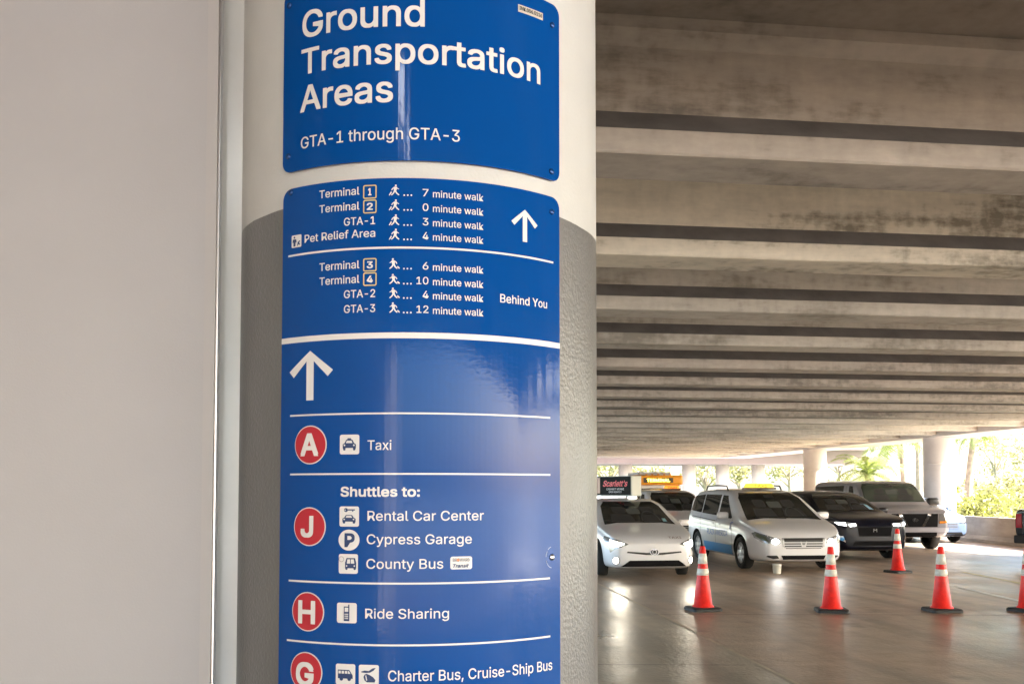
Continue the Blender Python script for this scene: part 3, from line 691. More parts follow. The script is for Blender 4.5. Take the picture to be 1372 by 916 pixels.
def cabin(car, parent, zb, zt, hw, x_seat, side=True):
    dk = mat('seat_fabric', (.045, .043, .042), .85, spec=.1); lt = mat('rear_glimpse', (.085, .09, .085), .6, spec=.1)
    h = zt - zb
    for sg in (-1, 1):
        cx = sg * hw * .48
        hr = rrect(cx - .13, cx + .13, zb + h * .42, zb + h * .74, .05, 3)
        car.decal('headrest', 'F', [hr], dk, parent, .0085, .06)
        car.decal('seat_back', 'F', [[(cx - .24, zb + h * .05), (cx + .24, zb + h * .05), (cx + .20, zb + h * .38), (cx - .20, zb + h * .38)]], dk, parent, .0082, .06)
    car.decal('rear_window_glimpse', 'F', [rrect(-hw * .22, hw * .22, zb + h * .40, zb + h * .66, .03, 3)], lt, parent, .008, .06)
    car.decal('interior_mirror', 'F', [rrect(-.11, .11, zb + h * .80, zb + h * .93, .02, 3)], BLACKP, parent, .010, .05)
    ring = [circ(hw * .46, zb + h * .08, .19, 24), circ(hw * .46, zb + h * .08, .165, 24)]
    car.decal('steering_wheel', 'F', [[ring[0][i], ring[0][i + 1], ring[1][i + 1], ring[1][i]] for i in range(12)], BLACKP, parent, .0095, .06)
def wheel(parent, x, y, r, w, steer=0.0, rim=RIM, spokes=5):
    sd = 1 if y > 0 else -1
    bm = bmesh.new(); ri = r * .66
    lathe(bm, [(ri, -w / 2 + .02), (r * .80, -w / 2), (r * .94, -w / 2 + .008), (r, -w / 2 + .035), (r, w / 2 - .035), (r * .94, w / 2 - .008), (r * .80, w / 2), (ri, w / 2 - .02)], 40, 'Y', cap=False)
    t = link('wheel', bm, TYRE, parent, smooth=True, loc=(x, y - sd * w / 2, r), rotz=steer)
    b = bmesh.new(); o = sd * (w / 2 - .03)
    lathe(b, [(ri + .004, -sd * w * .35), (ri + .004, o), (ri - .02, o + sd * .012), (ri - .035, o - sd * .01), (ri - .05, o - sd * .07), (.02, o - sd * .08)], 40, 'Y', cap=False)
    for k in range(spokes):
        a = 2 * math.pi * k / spokes + .3
        vs = []
        for rr, hw_, yy in ((.05, .045, .0), (ri - .015, .032, .004)):
            for sg in (-1, 1):
                for dy in (-.05, 0):
                    vs.append(b.verts.new((rr * math.cos(a) - sg * hw_ * math.sin(a), o + sd * (yy + dy), rr * math.sin(a) + sg * hw_ * math.cos(a))))
        q = vs
        for f in ((0, 1, 3, 2), (4, 6, 7, 5), (0, 4, 5, 1), (2, 3, 7, 6), (1, 5, 7, 3), (0, 2, 6, 4)): b.faces.new([q[i] for i in f])
    lathe(b, [(.07, o - sd * .05), (.065, o + sd * .008), (.02, o + sd * .012)], 20, 'Y')
    bmesh.ops.recalc_face_normals(b, faces=b.faces)
    link('rim', b, rim, t)
    dsk = bmesh.new(); lathe(dsk, [(ri - .01, o - sd * .085), (.01, o - sd * .086)], 32, 'Y'); link('brake_disc', dsk, RIMD if rim is not RIMD else STEEL, t)
def mirror(parent, x, y, z, m, k=1.0):
    sd = 1 if y > 0 else -1
    bm = bmesh.new(); box(bm, -.06 * k, .06 * k, -.11 * k, .11 * k, -.07 * k, .075 * k, bev=.045 * k)
    bm.transform(Matrix.Translation((x, y + sd * .13 * k, z)))
    o = link('side_mirror', bm, m, parent, smooth=True)
    b = bmesh.new(); tube(b, [(x, y - sd * .04, z - .04), (x, y + sd * .08, z - .02)], [.03, .025]); link('mirror_arm', b, BLACKP, o)
    g = bmesh.new(); box(g, x - .066 * k, x - .0605 * k, y + sd * .13 * k - .085 * k, y + sd * .13 * k + .085 * k, z - .05 * k, z + .055 * k); link('mirror_glass', g, CHROME, o)
def mir(poly): return [(-a, b) for a, b in reversed(poly)]
def place(name, label, px, py, psi, group=None, Z=None):
    p = ground(px, py) if Z is None else at(px, 700, Z)
    h = c2w(math.sin(R(psi)), -math.cos(R(psi)))
    return thing(name, label, 'car' if 'van' not in name else 'van', (p.x, p.y, 0.001), math.atan2(h.y, h.x), group)
def lamp_beam(parent, x, y, z, power, tilt=-2.0, col=(1, .9, .72)):
    l = bpy.data.lights.new('headlight_beam', 'SPOT'); l.energy = power; l.spot_size = R(75); l.spot_blend = .9; l.shadow_soft_size = .05; l.color = col
    o = bpy.data.objects.new('headlight_beam', l); COL.objects.link(o); o.parent = parent; o.location = (x, y, z)
    o.rotation_euler = Vector((-1, 0, math.tan(R(-tilt)))).to_track_quat('Z', 'Y').to_euler()
def seam(car, parent, side, pts, w=.012):
    polys = []
    for (xa, za), (xb, zb) in zip(pts, pts[1:]):
        d = Vector((xb - xa, zb - za)).normalized() * (w / 2); n = (-d.y, d.x)
        polys.append([(xa + n[0], za + n[1]), (xa - n[0], za - n[1]), (xb - n[0], zb - n[1]), (xb + n[0], zb + n[1])])
    return car.decal('panel_seam', side, polys, mat('seam_dark', (.03, .03, .032), .7), parent, .003)

# --- white hatchback taxi ------------------------------------------------
L = 4.54
hat = Car(dict(L=L, paint=PW, hw=.88, rw=.32, axles=(-.86, -3.56), tumble=.36,
    zt=[(0, .62), (-.05, .70), (-.2, .78), (-.5, .86), (-1.05, .97), (-1.25, 1.06), (-1.95, 1.39), (-2.35, 1.46), (-2.8, 1.46), (-3.5, 1.35), (-4.2, 1.18), (-4.45, 1.08), (-L, .88)],
    zs=[(0, .58), (-.05, .64), (-.2, .70), (-.5, .78), (-1.05, .89), (-2, .92), (-3.5, 1.0), (-4.3, 1.03), (-L, .84)],
    zb=[(0, .27), (-.04, .19), (-.3, .17), (-1, .18), (-4.1, .19), (-L, .36)],
    w=[(0, .60), (-.03, .68), (-.1, .755), (-.25, .82), (-.5, .865), (-.9, .885), (-3.7, .885), (-4.2, .83), (-4.45, .74), (-L, .66)]))
V = place('white_hatchback', 'white hatchback taxi with lit headlights and a black advert box on its roof', 877, 775, 7.5)
link_me('body', hat.me, None, V)
ws = [(-.66, .945), (-.50, .965), (.50, .965), (.66, .945), (.575, 1.34), (.46, 1.392), (-.46, 1.392), (-.575, 1.34)]
hat.decal('windscreen', 'F', [[(-.70, .955), (-.45, .985), (.45, .985), (.70, .955), (.60, 1.30), (.50, 1.385), (-.50, 1.385), (-.60, 1.30)]], GLASS, V)
for s_ in 'RL':
    d = hat.decal('side_window', s_, [[(-1.45, .99), (-2.42, 1.03), (-2.42, 1.34), (-2.05, 1.33)]], GLASS, V)
    hat.decal('side_window', s_, [[(-2.50, 1.035), (-3.50, 1.08), (-3.15, 1.28), (-2.50, 1.345)]], GLASS, V)
    seam(hat, V, s_, [(-1.42, .95), (-1.34, .60), (-1.38, .28), (-2.44, .26), (-2.46, .98)])
    seam(hat, V, s_, [(-2.47, .27), (-3.2, .30), (-3.34, .62), (-3.5, .98)])
    hat.decal('door_handle', s_, [[(-2.16, .80), (-2.36, .81), (-2.36, .84), (-2.16, .83)]], CHROME, V, .014)
for sg in (1, -1):
    S_ = (lambda p: p) if sg == 1 else mir
    h = hat.decal('headlight', 'F', [S_([(.48, .63), (.60, .58), (.72, .54), (.78, .47), (.80, .56), (.842, .72), (.82, .765), (.70, .72)])], LENS, V, .007, .04)
    hat.decal('bulb', 'F', [S_([(.56, .635), (.66, .59), (.74, .575), (.78, .64), (.77, .70), (.68, .675)])], BULB, h, .013, .03)
    g = hat.decal('fog_lamp', 'F', [S_(circ(.70, .335, .055, 14, .075))], LENS, V, .008, .03)
    hat.decal('bulb', 'F', [S_(circ(.70, .335, .04, 12, .055))], BULB, g, .014, .03)
    lamp_beam(V, .12, sg * .66, .64, 3)
hat.decal('grille_slit', 'F', [[(-.52, .475), (-.15, .435), (.15, .435), (.52, .475), (.50, .50), (.15, .475), (-.15, .475), (-.50, .50)]], BLACKP, V, .007, .04)
e = hat.decal('emblem', 'F', [circ(0, .488, .085, 24, .058)], BLACKP, V, .012, .03)
bm = frame_bm(-.082, .082, .434, .542, .05, .012); hat.lay('emblem_ring', 'F', bm, CHROME, e, .018, .05)
bm = frame_bm(-.04, .04, .45, .53, .03, .01); hat.lay('emblem_ring', 'F', bm, CHROME, e, .0185, .05)
cabin(hat, V, .985, 1.38, .60, -2.2)
hat.decal('lower_intake', 'F', [[(-.62, .225), (.62, .225), (.46, .335), (-.46, .335)]], GRL, V, .007, .04)
hat.decal('front_lip', 'F', [[(-.66, .185), (.66, .185), (.66, .20), (-.66, .20)]], mat('lip_grey', (.35, .35, .36), .4), V, .012, .05)
hat.decal('wiper', 'F', [[(-.55, .985), (.08, .975), (.08, .992), (-.55, 1.0)]], BLACKP, V, .02, .06)
hat.decal('wiper', 'F', [[(.10, .985), (.58, .97), (.58, .985), (.10, 1.0)]], BLACKP, V, .02, .06)
hat.decal('dash_sticker', 'F', [[(.50, 1.0), (.58, 1.0), (.57, 1.06), (.50, 1.06)]], mat('sticker_teal', (.25, .45, .5), .4), V, .009, .04)
hat.text('TAXI', 'F', .30, .55, .72, .035, mat('faint_ink', (.3, .22, .2), .5), V)
for sg in (1, -1):
    mirror(V, -1.42, sg * .90, .98, PW, .9)
    wheel(V, -.86, sg * .885, .32, .21, R(-10) if sg else 0, RIMD, 5); wheel(V, -3.56, sg * .885, .32, .21, 0, RIMD, 5)
# advert box on the roof
p = V.matrix_world
AD = thing('roof_advert_box', 'black roof advert box with red script lettering on the white hatchback', 'advert sign', V.location + Matrix.Rotation(V.rotation_euler.z, 3, 'Z') @ Vector((-2.72, .0, 1.46)), V.rotation_euler.z + R(-66))
link('case', bxm(-.13, .13, -.60, .60, .04, .46, bev=.012), mat('advert_case', (.36, .38, .33), .35), AD)
fc = link('advert_panel', bxm(.1305, .136, -.575, .575, .06, .445), mat('advert_black', (.008, .009, .009), .7, spec=.15), AD)
bm = text_bm("Scarlett's", -.36, .48, .24, .125, .03, .35)
for v in bm.verts: v.co = Vector((.1385 + v.co.z, v.co.x, v.co.y))
link('lettering', bm, mat('advert_red', (.75, .05, .06), .4), fc)
for z0, w_ in ((.165, .30), (.105, .22)):
    bm = text_bm('CABARET MIAMI' if w_ > .25 else 'OPEN NIGHTLY', -w_ + .06, w_ + .06, z0, .04, .02)
    for v in bm.verts: v.co = Vector((.1385 + v.co.z, v.co.x, v.co.y))
    link('lettering', bm, mat('advert_grey', (.6, .6, .6), .4), fc)
link('side_stripe', bxm(.1365, .138, -.565, -.47, .09, .43), mat('advert_tan', (.55, .32, .22), .4), fc)
for yy in (-.45, .45): link('foot', bxm(-.11, .11, yy - .03, yy + .03, -.02, .04, bev=.01), STEEL, AD)

# --- minivans ------------------------------------------------------------
L = 5.1
mv_sp = dict(L=L, paint=PW, hw=.97, rw=.345, axles=(-.98, -3.98), tumble=.30,
    zt=[(0, .66), (-.05, .76), (-.2, .86), (-.6, .97), (-1.0, 1.05), (-1.2, 1.16), (-1.95, 1.60), (-2.35, 1.71), (-3.5, 1.745), (-4.5, 1.71), (-4.85, 1.58), (-5.0, 1.30), (-L, .95)],
    zs=[(0, .62), (-.05, .71), (-.2, .79), (-.6, .89), (-1.0, .97), (-2, 1.02), (-3.5, 1.07), (-4.8, 1.12), (-5.0, 1.10), (-L, .90)],
    zb=[(0, .30), (-.04, .22), (-.3, .19), (-1, .20), (-4.7, .22), (-L, .38)],
    w=[(0, .64), (-.03, .73), (-.1, .81), (-.25, .88), (-.55, .945), (-.95, .975), (-4.5, .975), (-4.9, .92), (-5.05, .84), (-L, .76)])
mv = Car(mv_sp)
def minivan(V, full=True, lit=True):
    link_me('body', mv.me, None, V)
    mv.decal('windscreen', 'F', [[(-.80, 1.045), (-.4, 1.085), (.4, 1.085), (.80, 1.045), (.68, 1.52), (.58, 1.635), (-.58, 1.635), (-.68, 1.52)]], GLASS, V)
    for s_ in 'RL':
        mv.decal('side_window', s_, [[(-1.60, 1.075), (-2.52, 1.105), (-2.52, 1.585), (-2.20, 1.57)]], GLASS, V)
        mv.decal('side_window', s_, [[(-2.62, 1.11), (-3.72, 1.145), (-3.72, 1.60), (-2.62, 1.595)]], GLASS, V)
        mv.decal('side_window', s_, [[(-3.78, 1.15), (-4.74, 1.20), (-4.52, 1.56), (-3.78, 1.60)]], GLASS, V)
        seam(mv, V, s_, [(-1.56, 1.04), (-1.46, .7), (-1.48, .30), (-2.56, .28), (-2.57, 1.06)])
        seam(mv, V, s_, [(-2.58, .28), (-3.5, .30), (-3.66, .62), (-3.75, 1.1)])
        seam(mv, V, s_, [(-2.62, .985), (-4.4, 1.06)], .016)
        for x in (-2.30, -2.72): mv.decal('door_handle', s_, [[(x, .90), (x - .17, .905), (x - .17, .94), (x, .935)]], PW, V, .02)
    for sg in (1, -1):
        S_ = (lambda p: p) if sg == 1 else mir
        h = mv.decal('headlight', 'F', [S_([(.46, .60), (.62, .575), (.80, .61), (.885, .70), (.90, .79), (.86, .82), (.70, .75), (.48, .68)])], LENS, V, .007, .04)
        if lit:
            mv.decal('bulb', 'F', [S_(circ(.575, .635, .075, 16, .052))], BULBC, h, .013, .03)
            lamp_beam(V, .12, sg * .58, .63, 2.5, col=(1, .96, .9))
        mv.decal('corner_lamp', 'F', [S_([(.70, .63), (.80, .65), (.87, .74), (.85, .785), (.74, .73)])], mat('lamp_olive', (.10, .11, .07), .15), h, .012, .03)
        mv.decal('bumper_vent', 'F', [S_([(.50, .285), (.62, .275), (.74, .32), (.72, .345), (.54, .345)])], BLACKP, V, .007, .04)
        mirror(V, -1.62, sg * .97, 1.13, PW, 1.1)
        wheel(V, -.98, sg * .97, .345, .22, 0, RIM, 7); wheel(V, -3.98, sg * .97, .345, .22, 0, RIM, 7)
    gr = mv.decal('grille', 'F', [[(-.36, .485), (.36, .485), (.43, .56), (.44, .70), (-.44, .70), (-.43, .56)]], mat('grille_dark', (.02, .02, .022), .4), V, .007, .04)
    for z_ in (.50, .55, .60): mv.decal('grille_bar', 'F', [[(-.40, z_), (.40, z_), (.40, z_ + .022), (-.40, z_ + .022)]], GREYM, gr, .013, .04)
    for sg in (-1, 1): mv.decal('grille_bar', 'F', [[(sg * .41 - .02, .52), (sg * .41 + .02, .52), (sg * .42 + .02, .69), (sg * .42 - .02, .69)]], GREYM, gr, .013, .04)
    mv.decal('emblem', 'F', [[(-.07, .63), (-.045, .63), (-.02, .545), (.02, .545), (.045, .63), (.07, .63), (.04, .515), (-.04, .515)]], GREYM, gr, .02, .04)
    cabin(mv, V, 1.085, 1.62, .66, -2.4)
    mv.decal('lower_intake', 'F', [[(-.42, .262), (.42, .262), (.46, .345), (-.46, .345)]], GRL, V, .007, .04)
    mv.decal('wiper', 'F', [[(-.6, 1.075), (.05, 1.06), (.05, 1.078), (-.6, 1.095)]], BLACKP, V, .02, .06)
    mv.decal('wiper', 'F', [[(.1, 1.07), (.66, 1.06), (.66, 1.078), (.1, 1.09)]], BLACKP, V, .02, .06)
V = place('white_minivan', 'white minivan taxi with a blue stripe along its side and a yellow dome light', 1077, 766, 6.0)
V.scale = (1, 1, .955)
minivan(V)
BST = mat('blue_stripe', (.05, .30, .66), .4, coat=.1)
for s_ in 'RL':
    mv.decal('side_stripe', s_, [[(-1.50, .27), (-3.42, .28), (-3.44, .49), (-1.46, .48)]], BST, V, .007)
INK = mat('door_ink', (.20, .27, .55), .4)
mv.text('PLAZA AMERICA', 'R', -3.15, -1.72, .66, .13, INK, V)
mv.decal('door_mark', 'R', [[(-1.52, .83), (-1.62, .83), (-1.58, .98), (-1.44, 1.0), (-1.44, .97), (-1.55, .95)]], INK, V, .008)
for sg in (1, -1):
    b = bmesh.new(); tube(b, [(-2.7, sg * .62, 1.70), (-2.8, sg * .62, 1.80), (-3.5, sg * .62, 1.815), (-4.2, sg * .62, 1.80), (-4.3, sg * .62, 1.70)], [.018] * 5); link('roof_rail', b, BLACKP, V, smooth=True)
def dome(at_, lab, name='taxi_dome_light', m=None, w=.34, h=.11):
    t = thing(name, lab, 'taxi light', at_[0], at_[1])
    b = bmesh.new(); secs = []
    for z, k in ((.02, 1.0), (h * .55, .92), (h * .88, .72), (h, .55)):
        secs.append([b.verts.new((x * k * .10 / .10, y * (1 - (1 - k) * .35), z)) for x, y in rrect(-.10, .10, -w, w, .08)])
    for a, c in zip(secs, secs[1:]):
        n = len(a)
        for i in range(n): b.faces.new((a[i], a[(i + 1) % n], c[(i + 1) % n], c[i]))
    b.faces.new(secs[0][::-1]); b.faces.new(secs[-1]); bmesh.ops.recalc_face_normals(b, faces=b.faces)
    d = link('lens', b, m or mat('dome_yellow', (.80, .50, .03), .25, emit=(1, .6, .05), estr=.25), t, smooth=True)
    link('base', bxm(-.12, .12, -w - .02, w + .02, -.02, .02, bev=.008), BLACKP, t)
    bm = text_bm('TAXI', -.15, .15, .025, .06, .03)
    for v in bm.verts: v.co = Vector((.112 + v.co.z - v.co.y * .12, v.co.x, v.co.y))
    link('lettering', bm, BLACKP, d)
    return t
def on_car(V, x, y, z): return (V.location + Matrix.Rotation(V.rotation_euler.z, 3, 'Z') @ Vector((x, y, z)), V.rotation_euler.z)
dome(on_car(V, -2.45, 0, 1.66), 'yellow taxi dome light on the roof of the blue striped white minivan')
V2 = place('white_minivan', 'white minivan taxi half hidden behind the hatchback and the blue striped minivan', 925, 700, 6.0, Z=27.5)
V2.scale = (1, 1, .955)
minivan(V2, lit=False)
dome(on_car(V2, -2.4, .12, 1.66), 'small orange taxi dome light on the half hidden white minivan', m=mat('dome_orange', (.75, .22, .03), .25, emit=(1, .25, .03), estr=.2), w=.24, h=.12)

# --- dark crossover ------------------------------------------------------
L = 4.6
cv = Car(dict(L=L, paint=PNAVY, hw=.92, rw=.35, axles=(-.92, -3.55), tumble=.30,
    zt=[(0, .78), (-.04, .92), (-.15, 1.0), (-.5, 1.06), (-1.15, 1.12), (-1.35, 1.22), (-1.95, 1.53), (-2.3, 1.64), (-3.2, 1.67), (-4.0, 1.60), (-4.3, 1.45), (-4.5, 1.2), (-L, .9)],
    zs=[(0, .74), (-.04, .86), (-.15, .92), (-.5, .97), (-1.15, 1.03), (-2, 1.05), (-4.0, 1.12), (-4.4, 1.12), (-L, .86)],
    zb=[(0, .34), (-.04, .25), (-.3, .22), (-1, .24), (-4.2, .26), (-L, .42)],
    w=[(0, .66), (-.03, .75), (-.1, .82), (-.25, .87), (-.55, .91), (-.95, .925), (-4.0, .925), (-4.4, .86), (-L, .76)]))
V = place('dark_crossover', 'dark navy crossover car with lit headlights between the minivan and the boxy van', 1173, 751, 7.0)
V.scale = (1, 1, .97)
link_me('body', cv.me, None, V)
cv.decal('windscreen', 'F', [[(-.76, 1.13), (-.4, 1.16), (.4, 1.16), (.76, 1.13), (.64, 1.48), (.55, 1.575), (-.55, 1.575), (-.64, 1.48)]], GLASS, V)
for s_ in 'RL':
    cv.decal('side_window', s_, [[(-1.62, 1.11), (-2.50, 1.13), (-2.50, 1.53), (-2.15, 1.51)]], GLASS, V)
    cv.decal('side_window', s_, [[(-2.58, 1.135), (-3.72, 1.18), (-3.50, 1.50), (-2.58, 1.535)]], GLASS, V)
    seam(cv, V, s_, [(-1.56, 1.08), (-1.42, .7), (-1.44, .32), (-2.53, .30), (-2.54, 1.08)])
    cv.decal('sill_cladding', s_, [[(-1.36, .27), (-3.1, .28), (-3.1, .36), (-1.36, .36)]], BLACKP, V, .008)
for sg in (1, -1):
    S_ = (lambda p: p) if sg == 1 else mir
    h = cv.decal('headlight', 'F', [S_([(.42, .82), (.60, .80), (.82, .84), (.88, .93), (.74, .93), (.42, .885)])], LENS, V, .007, .04)
    cv.decal('bulb', 'F', [S_([(.46, .825), (.60, .815), (.64, .86), (.46, .875)])], BULBC, h, .013, .03)
    cv.decal('bulb', 'F', [S_([(.68, .83), (.80, .85), (.84, .905), (.70, .90)])], BULBC, h, .013, .03)
    cv.decal('corner_trim', 'F', [S_([(.70, .44), (.80, .50), (.80, .60), (.74, .58)])], CHROME, V, .010, .04)
    mirror(V, -1.62, sg * .92, 1.15, PNAVY, 1.0)
    wheel(V, -.92, sg * .92, .35, .22, 0, RIMD, 5); wheel(V, -3.55, sg * .92, .35, .22, 0, RIMD, 5)
cv.decal('grille', 'F', [[(-.38, .58), (.38, .58), (.42, .80), (-.42, .80)]], GRL, V, .007, .05)
cv.decal('emblem', 'F', [[(-.05, .68), (-.03, .68), (-.028, .72), (.028, .72), (.03, .68), (.05, .68), (.045, .76), (.022, .76), (.02, .74), (-.02, .74), (-.022, .76), (-.045, .76)]], mat('dim_emblem', (.13, .13, .135), .4), V, .016, .04)
cabin(cv, V, 1.16, 1.56, .62, -2.3)
cv.decal('lower_intake', 'F', [[(-.55, .36), (.55, .36), (.48, .47), (-.48, .47)]], GRL, V, .007, .05)
cv.decal('windscreen_card', 'F', [[(.40, 1.20), (.64, 1.18), (.58, 1.30), (.40, 1.33)]], mat('card_blue', (.35, .6, .75), .4), V, .008)

# --- boxy full size van --------------------------------------------------
L = 5.3
nv = Car(dict(L=L, paint=PSIL, hw=1.0, rw=.38, axles=(-.95, -4.3), tumble=.16, ts=.6,
    zt=[(0, .95), (-.04, 1.06), (-.15, 1.11), (-.5, 1.16), (-1.05, 1.22), (-1.2, 1.30), (-1.62, 1.80), (-1.85, 1.90), (-4.9, 1.93), (-5.15, 1.88), (-L, 1.5)],
    zs=[(0, .90), (-.04, 1.0), (-.15, 1.04), (-.5, 1.07), (-1.05, 1.12), (-2, 1.16), (-5.0, 1.18), (-L, 1.1)],
    zb=[(0, .44), (-.04, .36), (-.3, .34), (-1, .36), (-4.9, .36), (-L, .46)],
    w=[(0, .86), (-.03, .92), (-.1, .96), (-.25, .985), (-.6, 1.0), (-4.9, 1.0), (-5.15, .97), (-L, .90)]))
V = place('boxy_van', 'boxy silver white full size van with tall dark grille beside the pale pier column', 1226, 730, 3.0, Z=26.2)
link_me('body', nv.me, None, V)
nv.decal('windscreen', 'F', [[(-.86, 1.30), (.86, 1.30), (.80, 1.70), (.72, 1.82), (-.72, 1.82), (-.80, 1.70)]], mat('green_glass', (.03, .045, .035), .04, spec=.8), V)
for s_ in 'RL':
    nv.decal('side_window', s_, [[(-1.72, 1.26), (-2.25, 1.27), (-2.25, 1.76), (-2.02, 1.74)]], GLASS, V)
    nv.decal('side_window', s_, [[(-2.65, 1.30), (-4.95, 1.31), (-4.95, 1.74), (-2.65, 1.76)]], GLASS, V)
    seam(nv, V, s_, [(-1.5, 1.2), (-1.5, .45), (-2.45, .44), (-2.45, 1.85)])
for sg in (1, -1):
    S_ = (lambda p: p) if sg == 1 else mir
    h = nv.decal('headlight', 'F', [S_([(.66, .72), (.90, .74), (.92, 1.0), (.66, .98)])], LENS, V, .007, .05)
    nv.decal('indicator', 'F', [S_([(.68, .73), (.88, .75), (.88, .80), (.68, .79)])], AMBER, h, .012, .04)
    nv.decal('grille_strut', 'F', [S_([(.18, .66), (.26, .66), (.46, .985), (.36, .985)])], CHROME, V, .016, .05)
    mirror(V, -1.45, sg * 1.02, 1.30, BLACKP, 1.5)
    wheel(V, -.95, sg * 1.0, .38, .25, 0, RIM, 6); wheel(V, -4.3, sg * 1.0, .38, .25, 0, RIM, 6)
nv.decal('grille', 'F', [[(-.62, .64), (.62, .64), (.64, .99), (-.64, .99)]], GRL, V, .008, .06)
nv.decal('emblem', 'F', [circ(0, .83, .09, 20, .06)], CHROME, V, .018, .05)
nv.decal('bumper', 'F', [[(-.93, .50), (.93, .50), (.93, .62), (-.93, .62)]], mat('bumper_grey', (.38, .38, .42), .4), V, .03, .08)
cabin(nv, V, 1.32, 1.80, .72, -2.1)
nv.decal('lower_intake', 'F', [[(-.60, .37), (.60, .37), (.60, .49), (-.60, .49)]], GRL, V, .01, .06)

# --- pale blue sedan -----------------------------------------------------
L = 4.6
sd_ = Car(dict(L=L, paint=PBLU, hw=.9, rw=.32, axles=(-.9, -3.65), tumble=.36,
    zt=[(0, .64), (-.05, .74), (-.2, .82), (-.6, .90), (-1.2, .98), (-1.35, 1.04), (-2.1, 1.40), (-2.6, 1.45), (-3.2, 1.42), (-3.9, 1.14), (-4.45, 1.06), (-L, .86)],
    zs=[(0, .60), (-.05, .68), (-.2, .75), (-.6, .83), (-1.2, .90), (-3.9, 1.0), (-4.5, 1.0), (-L, .82)],
    zb=[(0, .28), (-.04, .20), (-.3, .18), (-4.2, .20), (-L, .36)],
    w=[(0, .62), (-.03, .71), (-.1, .78), (-.25, .84), (-.55, .89), (-.95, .905), (-4.0, .905), (-4.45, .80), (-L, .72)]))
V = place('pale_blue_sedan', 'pale blue sedan peeking out beside the boxy van by the low wall', 1266, 700, 6.0, Z=30.0)
link_me('body', sd_.me, None, V)
sd_.decal('windscreen', 'F', [[(-.70, 1.0), (.70, 1.0), (.58, 1.36), (-.58, 1.36)]], GLASS, V)
for s_ in 'RL': sd_.decal('side_window', s_, [[(-1.6, 1.0), (-3.4, 1.08), (-3.0, 1.34), (-2.2, 1.34)]], GLASS, V)
for sg in (1, -1):
    S_ = (lambda p: p) if sg == 1 else mir
    sd_.decal('headlight', 'F', [S_([(.46, .64), (.66, .60), (.84, .68), (.84, .74), (.66, .72)])], CHROME, V, .007, .04)
    mirror(V, -1.5, sg * .9, 1.02, PBLU, .9)
    wheel(V, -.9, sg * .9, .32, .21); wheel(V, -3.65, sg * .9, .32, .21)
g = sd_.decal('grille', 'F', [[(-.40, .44), (.40, .44), (.46, .62), (-.46, .62)]], mat('grille_blue_grey', (.10, .12, .16), .3), V, .007, .05)
for z_ in (.48, .53, .58): sd_.decal('grille_bar', 'F', [[(-.42, z_), (.42, z_), (.42, z_ + .016), (-.42, z_ + .016)]], CHROME, g, .012, .06)
sd_.decal('lower_intake', 'F', [[(-.6, .24), (.6, .24), (.55, .34), (-.55, .34)]], GRL, V, .007, .05)

# --- black pickup leaving at the right edge ------------------------------
L = 5.6
pk = Car(dict(L=L, paint=PBLK, hw=.98, rw=.39, axles=(-1.0, -4.35), tumble=.26, ts=.5,
    zt=[(0, .9), (-.05, 1.02), (-.2, 1.08), (-1.3, 1.16), (-1.45, 1.24), (-2.0, 1.72), (-2.3, 1.82), (-3.5, 1.82), (-3.66, 1.72), (-3.72, 1.22), (-3.8, 1.20), (-5.5, 1.22), (-L, 1.18)],
    zs=[(0, .86), (-.05, .96), (-.2, 1.0), (-1.3, 1.08), (-3.6, 1.14), (-3.8, 1.16), (-L, 1.15)],
    zb=[(0, .46), (-.05, .40), (-5.3, .46), (-L, .52)],
    w=[(0, .82), (-.05, .90), (-.2, .96), (-.6, .985), (-5.4, .985), (-L, .97)]))
pr = at(1359, 700, 21.5); h = c2w(math.sin(R(62)), math.cos(R(62)))
lat = Vector((-h.y, h.x, 0)); base = pr - h * 0 + (-lat * .98) + h * L; 
V = thing('black_pickup', 'black pickup truck leaving the picture at the right edge, red tail lamp showing', 'pickup', (base.x, base.y, .001), math.atan2(h.y, h.x))
link_me('body', pk.me, None, V)
pk.decal('windscreen', 'F', [[(-.8, 1.26), (.8, 1.26), (.7, 1.7), (-.7, 1.7)]], GLASS, V)
for s_ in 'RL': pk.decal('side_window', s_, [[(-1.9, 1.2), (-3.5, 1.22), (-3.45, 1.66), (-2.3, 1.66)]], GLASS, V)
pk.decal('bed_cover', 'T', [[(-3.85, -.80), (-5.5, -.80), (-5.5, .80), (-3.85, .80)]], mat('bed_cover_teal', (.03, .12, .11), .5), V, .012)
for sg in (1, -1):
    S_ = (lambda p: p) if sg == 1 else mir
    pk.decal('tail_lamp', 'B', [S_([(.80, .80), (.945, .80), (.945, 1.10), (.80, 1.10)])], TAIL, V, .012, .05)
    pk.decal('tail_lamp', 'L' if sg == 1 else 'R', [[(-5.45, .82), (-5.56, .82), (-5.56, 1.08), (-5.45, 1.08)]], TAIL, V, .012, .04)
    mirror(V, -1.9, sg * .98, 1.28, BLACKP, 1.3)
    wheel(V, -1.0, sg * .98, .39, .26); wheel(V, -4.35, sg * .98, .39, .26)
link('rear_bumper', bxm(-L - .10, -L + .02, -.94, .94, .46, .64, bev=.03), BLACKP, V)

